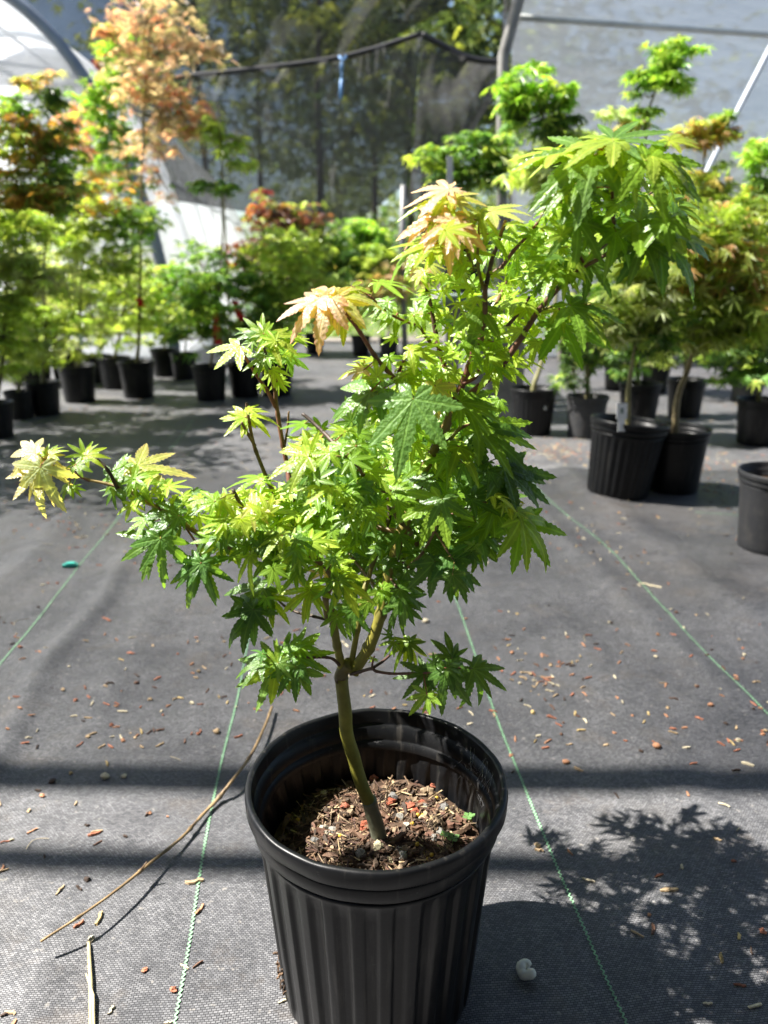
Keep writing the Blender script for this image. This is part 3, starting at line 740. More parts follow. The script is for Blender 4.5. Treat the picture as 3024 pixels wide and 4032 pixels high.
for (u, v, ru, rv, n, cc, b0, b1) in BACK:
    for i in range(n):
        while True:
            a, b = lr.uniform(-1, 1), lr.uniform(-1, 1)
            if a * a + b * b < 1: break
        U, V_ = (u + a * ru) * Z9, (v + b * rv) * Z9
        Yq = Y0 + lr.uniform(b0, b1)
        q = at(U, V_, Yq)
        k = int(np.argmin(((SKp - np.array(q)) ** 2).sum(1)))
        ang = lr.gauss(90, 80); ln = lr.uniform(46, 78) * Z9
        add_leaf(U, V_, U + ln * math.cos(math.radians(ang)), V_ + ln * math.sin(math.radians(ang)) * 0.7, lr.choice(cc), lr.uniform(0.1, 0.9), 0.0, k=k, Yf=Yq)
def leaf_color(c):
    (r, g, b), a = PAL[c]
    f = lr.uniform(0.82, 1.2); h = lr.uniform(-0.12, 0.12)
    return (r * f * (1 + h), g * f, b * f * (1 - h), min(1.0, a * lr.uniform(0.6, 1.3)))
order = list(range(len(ALL)))
order.sort(key=lambda i: (i >= n_hero, -ALL[i][5]))
MAXL = 300
rest = {}
def petiole_matrix(Pb, Ps, r):
    v = Ps - Pb
    ln = max(v.length, 1e-4)
    q = v.to_track_quat('X', 'Z').to_matrix().to_4x4()
    return Matrix.Translation(Pb) @ q @ Matrix.Diagonal((ln, r, r if ln < 0.01 else r, 1)), ln
T0 = Matrix.Translation(-tree.location)
for rank, i in enumerate(order):
    W, Pb, Ps, c, Lm, L2, down = ALL[i]
    me = lr.choice(LEAFN) if (down > 0.8 and lr.random() < 0.25) else lr.choice(LEAFM)
    PM, ln = petiole_matrix(Pb, Ps, 0.00042 if (Ps - Pb).length < 0.035 else 0.0007)
    if rank < MAXL:
        o = link('leaf', me, tree); o.matrix_parent_inverse = T0; o.matrix_world = W
        o.matrix_basis = W
        o.color = leaf_color(c)
        p = link('petiole', PETIR if lr.random() < 0.4 or c in 'pvq' else PETI)
        p.parent = o; p.matrix_parent_inverse = (W).inverted(); p.matrix_basis = PM
    else:
        rest.setdefault(c, []).append((W, PM, me))
# the remaining small inner leaves: one joined part per colour
for c, L in rest.items():
    V, Fc, A, off = [], [], [], 0
    for W, PM, me in L:
        n = len(me.vertices)
        co = np.empty(n * 3); me.vertices.foreach_get('co', co); co = co.reshape(-1, 3)
        Wm = np.array(W)
        V.append(co @ Wm[:3, :3].T + Wm[:3, 3])
        ar = np.empty(n * 4, dtype=np.float32); me.attributes['leafmap'].data.foreach_get('color', ar); A.append(ar.reshape(-1, 4)[:, :3])
        Fc += [tuple(x + off for x in p.vertices) for p in me.polygons]
        off += n
        pv = np.array([tuple(v.co) for v in PETI.vertices]); Pm = np.array(PM)
        V.append(pv @ Pm[:3, :3].T + Pm[:3, 3]); A.append(np.tile([0, 0, 0.0], (len(pv), 1)))
        Fc += [tuple(x + off for x in p.vertices) for p in PETI.polygons]
        off += len(pv)
    V = np.concatenate(V); A = np.concatenate(A)
    me = mesh('inner_foliage', V, Fc, M_LEAF)
    at_ = me.attributes.new('leafmap', 'FLOAT_COLOR', 'POINT')
    cc = np.ones((len(V), 4), dtype=np.float32); cc[:, :3] = A
    at_.data.foreach_set('color', cc.ravel())
    o = link('inner_foliage', me); world_child(o, tree); o.color = PAL[c][0] + (PAL[c][1],); o['kind'] = 'stuff'
print('leaves', n_hero, len(ALL))

# ------------------------------------------------------------------ nursery pots
def lathe(prof, nseg, flute=None, jitter=0.0, seed=0):
    V, Fc = [], []
    for (r, z, f) in prof:
        for k in range(nseg):
            w = 2 * math.pi * k / nseg
            rr = r
            if f and flute:
                ph = (k / nseg * flute) % 1.0
                # broad proud panel, narrower recessed channel
                p = smooth((ph - 0.04) / 0.14) - smooth((ph - 0.56) / 0.14)
                rr = r - f * (1 - p)
            if jitter:
                rr += jitter * noise.noise(Vector((math.cos(w) * 3, math.sin(w) * 3, z * 60 + seed)))
            zz = z + (jitter * 0.8 * noise.noise(Vector((math.cos(w) * 5 + 9, math.sin(w) * 5, seed))) if jitter and z > 0.150 else 0)
            V.append((rr * math.cos(w), rr * math.sin(w), zz))
    for i in range(len(prof) - 1):
        for k in range(nseg):
            Fc.append((i * nseg + k, i * nseg + (k + 1) % nseg, (i + 1) * nseg + (k + 1) % nseg, (i + 1) * nseg + k))
    return V, Fc
WALL = [(0.000, 0.003, 0), (0.060, 0.003, 0), (0.0645, 0.000, 0), (0.0660, 0.003, 0.0005), (0.0672, 0.012, 0.0022), (0.0720, 0.070, 0.0024), (0.0765, 0.122, 0.0024), (0.0775, 0.131, 0.0018), (0.0780, 0.1355, 0),
        (0.0790, 0.1385, 0), (0.0775, 0.1385, 0), (0.0765, 0.1345, 0), (0.0750, 0.122, 0.0022), (0.0705, 0.070, 0.0022), (0.0660, 0.012, 0.001), (0.060, 0.006, 0)]
RIM = [(0.0762, 0.1350, 0), (0.0764, 0.1392, 0), (0.0770, 0.1402, 0), (0.0802, 0.1410, 0), (0.0812, 0.1425, 0), (0.0818, 0.1500, 0), (0.0814, 0.1515, 0), (0.0800, 0.1522, 0), (0.0800, 0.1530, 0), (0.0836, 0.1538, 0), (0.0846, 0.1550, 0), (0.0850, 0.1632, 0), (0.0845, 0.1652, 0), (0.0832, 0.1660, 0),
       (0.0812, 0.1657, 0), (0.0804, 0.1645, 0), (0.0799, 0.1560, 0), (0.0793, 0.1545, 0), (0.0772, 0.1532, 0), (0.0768, 0.1440, 0), (0.0764, 0.1428, 0), (0.0748, 0.1418, 0), (0.0744, 0.1360, 0)]
pot = empty('nursery_pot', (-0.005, Y0, 0.0), 'black fluted plastic nursery pot holding the front maple', 'pot')
v, f = lathe(WALL, 28 * 14, 28, 0.0004, 1); link('wall', mesh('wall', v, f, M_POT), pot)
v, f = lathe(RIM, 240, None, 0.0007, 2); link('rim', mesh('rim', v, f, M_POT), pot)

# soil with bark, stones, fertiliser grains
SZ = 0.113
def soil_h(x, y): return SZ + 0.004 * noise.noise(Vector((x * 35, y * 35, 2))) + 0.0025 * noise.noise(Vector((x * 110, y * 110, 5))) - 0.6 * max(0, math.hypot(x, y) - 0.055) ** 1.5 + 0.004 * (1 - math.hypot(x, y) / 0.075)
def soil_disc(R, rings, seg, zf):
    V, Fc, C = [(0, 0, zf(0, 0))], [], []
    for i in range(1, rings + 1):
        for k in range(seg):
            w = 2 * math.pi * k / seg; r = R * i / rings
            V.append((r * math.cos(w), r * math.sin(w), zf(r * math.cos(w), r * math.sin(w))))
    for k in range(seg): Fc.append((0, 1 + k, 1 + (k + 1) % seg))
    for i in range(rings - 1):
        for k in range(seg):
            a = 1 + i * seg
            Fc.append((a + k, a + seg + k, a + seg + (k + 1) % seg, a + (k + 1) % seg))
    return V, Fc
v, f = soil_disc(0.0708, 40, 96, soil_h)
soil = link('soil', mesh('soil', v, f, M_SOIL, True, np.tile([0.050, 0.031, 0.020], (len(v), 1))), pot)
soil['label'] = 'brown bark mulch and grit topping the pot'

def chip_geo(seed, l, w, h):
    """irregular splinter of bark"""
    r = random.Random(seed)
    V, Fc = [], []
    N = 5
    for i in range(N):
        t = i / (N - 1)
        ww = w * (0.45 + 0.55 * math.sin(math.pi * (0.12 + 0.76 * t))) * r.uniform(0.75, 1.2)
        bend = h * 1.2 * math.sin(math.pi * t) * r.uniform(-0.3, 0.8)
        oy = w * 0.25 * r.uniform(-1, 1)
        for (a, b) in ((-1, -0.5), (1, -0.5), (0.8, 0.5), (-0.7, 0.6)):
            V.append(((t - 0.5) * l + r.uniform(-0.06, 0.06) * l, a * ww / 2 + oy, b * h * r.uniform(0.7, 1.2) + bend))
    for i in range(N - 1):
        for k in range(4):
            Fc.append((i * 4 + k, i * 4 + (k + 1) % 4, i * 4 + 4 + (k + 1) % 4, i * 4 + 4 + k))
    Fc += [(3, 2, 1, 0), tuple(range((N - 1) * 4, N * 4))]
    return V, Fc
def pebble_geo(seed, s=1.0, flat=0.7, rough=0.35):
    r = Vector((seed * 3.1, seed * 1.7, seed))
    V, Fc = [], []
    n, m = 7, 8
    for i in range(n + 1):
        th = math.pi * i / n
        for k in range(m):
            ph = 2 * math.pi * k / m
            d = Vector((math.sin(th) * math.cos(ph), math.sin(th) * math.sin(ph), math.cos(th)))
            q = 1 + rough * noise.noise(d * 1.6 + r) + rough * 0.5 * noise.noise(d * 4 + r)
            V.append((d.x * q * s, d.y * q * s * 0.85, d.z * q * s * flat))
    for i in range(n):
        for k in range(m):
            Fc.append((i * m + k, (i + 1) * m + k, (i + 1) * m + (k + 1) % m, i * m + (k + 1) % m))
    return V, Fc
BC = [(0.085, 0.052, 0.031), (0.145, 0.090, 0.052), (0.042, 0.028, 0.019), (0.115, 0.066, 0.040), (0.10, 0.050, 0.032), (0.062, 0.042, 0.028), (0.22, 0.16, 0.10)]
CHIPS = []
for i in range(14):
    c = BC[i % len(BC)]
    l, w, h = random.uniform(0.004, 0.0115), random.uniform(0.0018, 0.0048), random.uniform(0.0010, 0.0026)
    v, f = chip_geo(i, l, w, h)
    CHIPS.append(mesh('bark_chip', v, f, M_WOODBIT, False, np.tile(c, (len(v), 1))))
def rot_rand(tilt=0.5):
    return (random.uniform(-tilt, tilt), random.uniform(-tilt, tilt), random.uniform(0, 6.283))
trunk_xy = (at9(818, 1820, Y0) - Vector((-0.005, Y0, 0)))
for i in range(270):
    r = 0.0655 * math.sqrt(random.random()); w = random.uniform(0, 6.283)
    x, y = r * math.cos(w), r * math.sin(w)
    if math.hypot(x - trunk_xy.x, y - trunk_xy.y) < 0.008: continue
    o = link('bark_chip', random.choice(CHIPS), soil, (x, y, soil_h(x, y) + random.uniform(0.0003, 0.003)))
    o.rotation_euler = rot_rand(0.6)
STN = {'lava_rock': [(0.30, 0.085, 0.045), (0.36, 0.12, 0.07)], 'grey_stone': [(0.17, 0.165, 0.155), (0.26, 0.25, 0.22)], 'pale_stone': [(0.48, 0.43, 0.27), (0.42, 0.38, 0.30)]}
STM = {}
for k, cs in STN.items():
    STM[k] = []
    for i in range(4):
        v, f = pebble_geo(i + len(k), 1.0, 0.75, 0.55 if k != 'grey_stone' else 0.3)
        STM[k].append(mesh(k, v, f, M_STONE, False, np.tile(cs[i % 2], (len(v), 1))))
# stones seen in the photo, placed where they lie (1659-wide photo coordinates)
for k, u, v, s in (('lava_rock', 885, 1745, .0052), ('lava_rock', 845, 1735, .0045), ('lava_rock', 790, 1790, .0048), ('lava_rock', 938, 1688, .0036), ('lava_rock', 895, 1755, .0036), ('lava_rock', 745, 1745, .0036), ('lava_rock', 808, 1672, .0038), ('lava_rock', 912, 1730, .003),
                   ('grey_stone', 865, 1765, .0042), ('grey_stone', 848, 1722, .0042), ('grey_stone', 918, 1740, .003), ('grey_stone', 950, 1800, .0042), ('grey_stone', 935, 1810, .0036), ('grey_stone', 870, 1850, .004), ('grey_stone', 720, 1790, .004), ('grey_stone', 680, 1820, .0035), ('grey_stone', 960, 1745, .004), ('grey_stone', 780, 1855, .004),
                   ('pale_stone', 697, 1788, .0042), ('pale_stone', 815, 1840, .0046), ('pale_stone', 880, 1790, .0032), ('pale_stone', 700, 1715, .003), ('pale_stone', 910, 1770, .003), ('pale_stone', 840, 1860, .003), ('pale_stone', 705, 1800, .0025), ('pale_stone', 860, 1835, .003)):
    p = gnd9(u, v, SZ + 0.003) - Vector((-0.005, Y0, 0))
    o = link(k, random.choice(STM[k]), soil, (p.x, p.y, soil_h(p.x, p.y) + s * 0.35)); o.scale = (s,) * 3; o.rotation_euler = rot_rand(0.8)
v, f = pebble_geo(77, 1.0, 0.95, 0.05)
PR = mesh('fertiliser_grain', v, f, M_SMALL, True, np.tile([0.42, 0.27, 0.03], (len(v), 1)))
for i in range(22):
    r = 0.066 * math.sqrt(random.random()); w = random.uniform(0, 6.283)
    x, y = r * math.cos(w), r * math.sin(w)
    o = link('fertiliser_grain', PR, soil, (x, y, soil_h(x, y) + 0.0022)); o.scale = (0.0016,) * 3
fib = MB()
for i in range(1500):
    r = 0.067 * math.sqrt(random.random()); w = random.uniform(0, 6.283)
    x, y = r * math.cos(w), r * math.sin(w)
    z = soil_h(x, y) + random.uniform(0.0005, 0.003)
    a = random.uniform(0, 6.283); l = random.uniform(0.002, 0.007); e = random.uniform(-0.4, 0.4)
    d = Vector((math.cos(a), math.sin(a), e)).normalized() * l
    c = random.choice(BC + [(0.36, 0.27, 0.15), (0.07, 0.04, 0.03)])
    s = Vector((-math.sin(a), math.cos(a), 0)) * random.uniform(0.0003, 0.0008)
    p = Vector((x, y, z))
    fib.add([p - d - s, p + d - s * 0.5, p + d + s * 0.5, p - d + s, p + Vector((0, 0, 0.0006))], [(0, 1, 4), (1, 2, 4), (2, 3, 4), (3, 0, 4)], c)
o = fib.build('mulch_fibres', M_WOODBIT, soil, False); o['kind'] = 'stuff'
def sprout(u, v, s):
    p = gnd9(u, v, SZ + 0.003) - Vector((-0.005, Y0, 0))
    m = MB()
    for k in range(4):
        a = k * 1.57 + 0.4
        d = Vector((math.cos(a), math.sin(a), 0.25)); q = Vector((-math.sin(a), math.cos(a), 0))
        m.add([Vector((0, 0, 0)), d * s * .6 + q * s * .45, d * s, d * s * .6 - q * s * .45], [(0, 1, 2, 3)], (0.16, 0.32, 0.10))
    m.tube([(0, 0, 0), (0, 0, -0.006)], 0.0004, 5, (0.2, 0.35, 0.1))
    o = m.build('weed_sprout', M_BGL, soil, True, (p.x, p.y, soil_h(p.x, p.y) + 0.006))
sprout(1010, 1775, 0.0042); sprout(978, 1818, 0.005); sprout(960, 1815, 0.0035); sprout(1018, 1768, 0.003)
# torn drain hole at the foot, with root fibre poking out
m = MB()
hp = Matrix.Rotation(math.radians(197), 4, 'Z')
for k in range(26):
    a = random.uniform(-0.14, 0.10); z = random.uniform(0.012, 0.034)
    p = Vector((0.0672 + random.uniform(-0.0015, 0.0022), a * 0.067, z))
    v, f = chip_geo(900 + k, random.uniform(.003, .007), .0016, .0012)
    R = Matrix.Rotation(random.uniform(0, 6), 4, 'X') @ Matrix.Rotation(random.uniform(0, 6), 4, 'Z')
    m.add([hp @ (p + (R @ Vector(q))) for q in v], f, random.choice(BC[:3] + [(0.03, 0.02, 0.015)]))
m.build('drain_hole_soil', M_WOODBIT, pot, False)
# old cobweb inside the rim
m = MB()
pc = at9(1045, 1640, Y0 + 0.02) - Vector((-0.005, Y0, 0))
for k in range(34):
    a = math.radians(random.uniform(8, 34)); b = a + random.uniform(-0.25, 0.25)
    p = Vector((0.0795 * math.cos(a), 0.0795 * math.sin(a), random.uniform(0.140, 0.163)))
    q = Vector((0.0775 * math.cos(b), 0.0775 * math.sin(b), random.uniform(0.120, 0.150)))
    mid = (p + q) / 2 * 0.985 - Vector((0.002, 0.001, 0.003)); mid.z = (p.z + q.z) / 2 - 0.003
    m.tube([p, mid, q], 0.00007, 3, (0.40, 0.40, 0.40))
m.build('cobweb', M_SMALL, pot)

# ------------------------------------------------------------------ things lying on the cloth
def lay(u, v, dz=0.0):
    p = gnd9(u, v); p.z = gz(p.x, p.y) + dz
    return p
# fallen twig, raised at its middle
tw = [(590, 1530, .006, .0020), (575, 1570, .008, .0021), (545, 1630, .010, .0021), (500, 1690, .012, .0022), (470, 1730, .004, .0026), (440, 1760, .004, .0021), (395, 1812, .006, .0019), (330, 1862, .011, .0018), (255, 1920, .015, .0016), (180, 1980, .017, .0014), (95, 2040, .012, .0013)]
pts = []
for u, v, dz, r in tw:
    p = gnd9(u, v, dz); p.z = gz(p.x, p.y) + dz + 0.001
    pts.append((p.x + 0.002 * random.uniform(-1, 1), p.y + 0.002 * random.uniform(-1, 1), p.z, r))
S = spline(pts, 8)
m = MB()
m.tube([Vector(s[:3]) for s in S], [s[3] * 0.74 * (1 + 0.22 * noise.noise(Vector(s[:3]) * 110)) * (1.5 if k % 14 == 3 else 1) for k, s in enumerate(S)], 9,
       [tuple(x * (1 + 0.6 * noise.noise(Vector(s[:3]) * 60)) * (0.55 if k % 14 == 3 else 1) for x in (0.235, 0.160, 0.078)) for k, s in enumerate(S)])
for k in (17, 31, 45, 59):
    a = Vector(S[k][:3]); m.tube([a, a + Vector((0.003 * (1 if k % 2 else -1), 0.003, 0.0035)), a + Vector((0.005 * (1 if k % 2 else -1), 0.004, 0.006))], [0.0010, 0.0008, 0.0006], 6, (0.14, 0.09, 0.05))
o = m.build('fallen_twig', M_BARK); tag(o, 'long thin brown twig lying on the cloth beside the front pot', 'twig')
# dry reed stem
m = MB()
a, b, c = lay(192, 2040, .002), lay(197, 2130, .003), lay(200, 2290, .002)
m.tube([a, b, c], [.0012, .0016, .0019], 7, (0.46, 0.38, 0.20))
m.tube([lay(187, 2110, .003), lay(203, 2160, .004), lay(205, 2290, .002)], [.0006, .001, .0012], 6, (0.52, 0.45, 0.26))
tag(m.build('dry_reed', M_BARK), 'split straw-coloured dry reed stem at the bottom left corner', 'reed')
# foam packing peanut
p = lay(1137, 2107, .0052)
m = MB()
pp = [Vector((0.0046 * math.cos(w), 0.0042 * math.sin(w), 0.0008 * math.sin(2 * w))) for w in np.linspace(-0.5, 4.6, 16)]
m.tube(pp, [0.0024] + [0.0035 + 0.0003 * math.sin(k * 1.7) for k in range(14)] + [0.0026], 10, (0.70, 0.69, 0.58))
o = m.build('packing_peanut', M_SMALL, None, True, p); o.rotation_euler = (0.05, 0.05, 1.3)
tag(o, 'curled white foam packing peanut in the tree shadow', 'packing peanut')
# plastic clip on the far left line
m = MB(); m.box((-.012, -.004, 0), (.012, .004, .005), None, (0.05, 0.42, 0.33)); m.box((-.006, -.006, .004), (.008, .003, .008), None, (0.06, 0.50, 0.40))
o = m.build('plastic_clip', M_SMALL, None, False, lay(152, 1224, .0005)); o.rotation_euler = (0, 0, 0.2)
tag(o, 'small turquoise plastic scrap beside the outer left green line', 'plastic scrap')

DEB = {'r': (0.33, 0.13, 0.075), 'b': (0.13, 0.07, 0.045), 't': (0.40, 0.29, 0.17), 'c': (0.55, 0.48, 0.33), 'o': (0.40, 0.20, 0.11), 'y': (0.46, 0.34, 0.15), 'n': (0.06, 0.04, 0.03)}
# bigger scraps of bark and stones: (kind, u, v, length mm, angle deg in plan, colour, label)
for kind, u, v, L, ang, c, lab in (
    ('bark_chip', 230, 1340, 20, -35, 'r', 'curved reddish bark strip on the cloth left of the maple'),
    ('bark_chip', 205, 2105 - 300, 11, 28, 'r', 'thin red bark splinter near the left edge below two crossed slivers'),
    ('bark_chip', 320, 1940 - 180, 7, 60, 'n', 'dark chip near the fallen twig on the left'),
    ('bark_chip', 210, 1990 - 160 - 30, 10, 15, 't', 'tan sliver crossed over another near the left edge'),
    ('pebble', 228, 1683, 9, 0, 'c', 'pale green dry leaf scrap on the sunny cloth left'),
    ('pebble', 268, 1682, 6, 0, 'c', 'cream pebble on the cloth left of the fallen twig'),
    ('pebble', 114, 1692, 7, 0, 'n', 'dark brown pebble in the pipe shadow at left'),
    ('pebble', 295, 1348 + 130, 6, 0, 'b', 'small round brown pebble left of the pot on grey cloth'),
    ('pebble', 468, 1583, 8, 0, 't', 'tan oval bark scrap beside the left green line'),
    ('bark_chip', 420, 1905, 15, 10, 't', 'dry tan husk lying across the left green line'),
    ('bark_chip', 432, 1965, 10, 70, 'o', 'orange bark splinter right of the left green line near the bottom'),
    ('bark_chip', 215, 1985, 12, 85, 'y', 'yellow needle of wood under the fallen twig'),
    ('bark_chip', 170, 2000, 9, 55, 'r', 'reddish curled leaf scrap under the fallen twig'),
    ('pebble', 1418, 1622, 9, 0, 'o', 'brown rounded bark nugget right of the front pot'),
    ('pebble', 1535, 1525, 7, 0, 'o', 'orange stone near the right hand green line'),
    ('pebble', 1222, 1650, 7, 0, 'o', 'orange bark nugget just above the dark band right of the pot'),
    ('bark_chip', 1250, 1665, 10, -40, 't', 'tan stick just above the dark band right of the pot'),
    ('bark_chip', 1405, 1420 - 155, 34, -28, 'c', 'long pale wood splinter beside the right hand green line'),
    ('pebble', 920, 1345, 10, 0, 'c', 'pale cream bark lump right of the trunk on the cloth'),
    ('pebble', 1160, 1840 - 10, 6, 0, 't', 'tan pebble at the edge of the tree shadow by the pot'),
    ('bark_chip', 1165, 1850 - 10, 8, -20, 't', 'tan chip touching the pebble at the edge of the tree shadow'),
    ('bark_chip', 1445, 1925 - 0, 14, 2, 't', 'straw sliver lying across the tree shadow'),
    ('bark_chip', 1410, 2070 - 60, 10, 70, 'b', 'brown stick inside the tree shadow'),
    ('bark_chip', 1615, 1632 + 20, 12, -30, 'c', 'pale sliver near the right edge above the dark band'),
    ('bark_chip', 1590, 1635 + 30, 9, 10, 'n', 'dark chip in the band of shade at the right'),
    ('bark_chip', 515, 1462 + 130, 9, 30, 'r', 'red chip between left green line and pot')):
    p = lay(u, v)
    if kind == 'pebble':
        vv, ff = pebble_geo(int(u), L / 2000, 0.6, 0.45)
    else:
        vv, ff = chip_geo(int(u * 3 + v), L / 1000, L / 1000 * (0.26 if L < 16 else 0.14), 0.0014)
    o = link(kind, mesh(kind, vv, ff, M_WOODBIT, kind == 'pebble', np.tile(DEB[c], (len(vv), 1))), None, (p.x, p.y, p.z + (L / 4200 if kind == 'pebble' else 0.001)))
    o.rotation_euler = (0, 0, math.radians(ang))
    tag(o, lab, 'pebble' if kind == 'pebble' else 'bark chip', 'scraps of bark and stone on the cloth')
# everything else strewn about: fine litter
lit = MB()
def litter(x, y, kind=None):
    if noise.noise(Vector((x * 4.5, y * 3.0, 7))) + 0.35 * noise.noise(Vector((x * 15, y * 12, 2))) < random.uniform(-0.5, 0.35): return
    z = gz(x, y)
    k = random.random()
    c = DEB[random.choice('rrbttccooyn')]
    f = random.uniform(0.7, 1.25); c = tuple(q * f for q in c)
    a = random.uniform(0, 6.283); R = Matrix.Rotation(a, 4, 'Z')
    if k < 0.76:
        v, fc = chip_geo(random.randrange(9999), random.uniform(.004, .011), random.uniform(.0012, .0028), .001); h = .0008
    elif k < 0.975:
        s = random.uniform(.0010, .0028); v, fc = pebble_geo(random.randrange(999), s, .55, .8); h = s * .5
    else:
        n = 5; L = random.uniform(.012, .030); b = random.uniform(-.4, .4)
        t = MB(); t.tube([((i / n - .5) * L, b * L * math.sin(i / n * 3.1), .001) for i in range(n + 1)], .00035, 4)
        v, fc, h = t.v, t.f, .0005; c = tuple(q * f for q in (0.42, 0.36, 0.24))
    lit.add([(R @ Vector(q)) + Vector((x, y, z + h)) for q in v], fc, c)
for i in range(240):
    p = gnd9(random.uniform(-40, 1700), random.uniform(1500, 2260)); litter(p.x, p.y)
for i in range(900):
    p = gnd9(random.uniform(-60, 1720), 1000 + 620 * random.random() ** 1.1); litter(p.x, p.y)
for i in range(500):
    p = gnd9(random.uniform(-60, 1720), random.uniform(860, 1060)); litter(p.x, p.y)
for (u, v, ru, rv, n) in ((1540, 1000, 130, 50, 420), (1210, 965, 70, 24, 260), (1380, 900, 200, 24, 300), (1200, 975, 60, 30, 90), (1600, 1170, 60, 30, 30), (1330, 1200, 120, 60, 60), (150, 1130, 130, 40, 70), (330, 880, 200, 25, 110), (60, 1060, 80, 30, 50), (1160, 1470, 90, 50, 34)):
    for i in range(n):
        p = gnd9(random.gauss(u, ru / 1.5), min(2200, max(800, random.gauss(v, rv / 1.5)))); litter(p.x, p.y)
o = lit.build('bark_litter', M_WOODBIT, None, False); tag(o, 'fine bark crumbs and grit strewn over the grey cloth', 'litter', kind='stuff')

# ------------------------------------------------------------------ background potted maples
v, f = lathe(WALL, 28 * 6, 28); POT_F = mesh('wall', v, f, M_POT)
v, f = lathe(WALL, 64); POT_S = mesh('wall', v, f, M_POT); POT_SG = mesh('wall', v, f, M_POTG)
v, f = lathe(RIM, 64); RIM_B = mesh('rim', v, f, M_POT); RIM_G = mesh('rim', v, f, M_POTG)
v, f = soil_disc(0.0765, 8, 32, lambda x, y: 0.136 + 0.004 * noise.noise(Vector((x * 60, y * 60, 0)))); SOIL_B = mesh('soil', v, f, M_SOIL, True, np.tile([0.07, 0.045, 0.03], (len(v), 1)))
def bg_pot(p, s, kind, label, tilt=(0, 0)):
    o = empty('nursery_pot', p, label, 'pot', 'nursery pots standing in the beds')
    link('wall', {'f': POT_F, 's': POT_S, 'g': POT_SG}[kind], o); link('rim', RIM_G if kind == 'g' else RIM_B, o); link('soil', SOIL_B, o)
    o.scale = (s,) * 3; o.rotation_euler = (tilt[0], tilt[1], random.uniform(0, 6.28) if not any(tilt) else 0.4)
    return o
# small palmate leaf: fan of lobes
def leaf_tpl(cut=0.45, lobes=(0, 38, -38, 80, -80), lens=(1, .92, .92, .68, .68)):
    pr = sorted(zip(lobes, lens))
    P = [(0, 0, 0)]
    def pt(a, r): P.append((r * math.cos(math.radians(a)), r * math.sin(math.radians(a)), -0.35 * r * r))
    pt(pr[0][0] - 40, 0.22)
    for i, (a, L) in enumerate(pr):
        pt(a - 8, L * .58); pt(a, L); pt(a + 8, L * .58)
        if i + 1 < len(pr): pt((a + pr[i + 1][0]) / 2, cut * min(L, pr[i + 1][1]))
    pt(pr[-1][0] + 40, 0.22)
    T = [(0, i, i + 1) for i in range(1, len(P) - 1)]
    return np.array(P), np.array(T)
TPL = {'n': leaf_tpl(0.34), 'c': leaf_tpl(0.16, (0, 30, -30, 62, -62, 100, -100), (1, .95, .95, .8, .8, .55, .55))}
def leaf_cloud(cs, radii, n, pal, size, tpl='n', g=None, spread=(0.20, 0.20, 0.20)):
    """n leaves inside an ellipsoid, denser in clumps"""
    g = g or rng
    P, T = TPL[tpl]
    k = max(4, n // 9)
    cc = g.normal(size=(k, 3)); cc /= np.linalg.norm(cc, axis=1)[:, None]; cc *= 1.22 * g.random((k, 1)) ** 0.5
    pick = g.integers(0, k, n)
    pos = cc[pick] + g.normal(size=(n, 3)) * np.array(spread)
    pos = pos * np.array(radii) + np.array(cs)
    a = g.random(n) * 2 * np.pi
    el = -np.abs(g.normal(0.25, 0.35, n))
    d = np.stack([np.cos(a) * np.cos(el), np.sin(a) * np.cos(el), np.sin(el)], 1)
    up = np.tile([0.0, 0.0, 1.0], (n, 1)) + g.normal(size=(n, 3)) * 0.35
    s = np.cross(up, d); s /= np.linalg.norm(s, axis=1)[:, None]
    nn = np.cross(d, s)
    sz = size * g.uniform(0.6, 1.15, n)
    V = pos[:, None, :] + sz[:, None, None] * (P[None, :, 0, None] * d[:, None, :] + P[None, :, 1, None] * s[:, None, :] + P[None, :, 2, None] * nn[:, None, :])
    pal = np.array(pal)
    c = pal[g.integers(0, len(pal), n)] * g.uniform(0.75, 1.85, (n, 1))
    C = np.repeat(c[:, None, :], len(P), 1)
    Tt = (T[None] + (np.arange(n) * len(P))[:, None, None]).reshape(-1, 3)
    return V.reshape(-1, 3), Tt, C.reshape(-1, 3), pos
PC = {'green': [(0.10, 0.20, 0.04), (0.15, 0.27, 0.045), (0.07, 0.15, 0.035)], 'lime': [(0.26, 0.36, 0.06), (0.34, 0.42, 0.08), (0.20, 0.30, 0.06)], 'tan': [(0.36, 0.29, 0.22), (0.42, 0.35, 0.27), (0.40, 0.27, 0.23), (0.30, 0.29, 0.16)],
      'bright': [(0.20, 0.36, 0.04), (0.27, 0.42, 0.05), (0.14, 0.28, 0.04)], 'bronze': [(0.28, 0.15, 0.035), (0.34, 0.20, 0.05), (0.19, 0.19, 0.04), (0.16, 0.22, 0.04)], 'pale': [(0.34, 0.40, 0.16), (0.40, 0.44, 0.21), (0.26, 0.34, 0.11)],
      'pink': [(0.52, 0.26, 0.20), (0.60, 0.38, 0.28), (0.45, 0.32, 0.18)], 'purple': [(0.075, 0.035, 0.035), (0.13, 0.05, 0.04), (0.11, 0.075, 0.05), (0.20, 0.08, 0.04)], 'orange': [(0.34, 0.29, 0.08), (0.28, 0.34, 0.06), (0.24, 0.33, 0.06), (0.40, 0.35, 0.10), (0.38, 0.24, 0.12), (0.31, 0.36, 0.10)],
      'white': [(0.48, 0.54, 0.30), (0.42, 0.50, 0.25), (0.32, 0.42, 0.15)], 'red': [(0.24, 0.025, 0.03), (0.16, 0.02, 0.025)], 'dark': [(0.06, 0.125, 0.035), (0.09, 0.17, 0.04), (0.13, 0.22, 0.06)], 'peach': [(0.55, 0.36, 0.22), (0.48, 0.38, 0.20), (0.36, 0.37, 0.14)]}
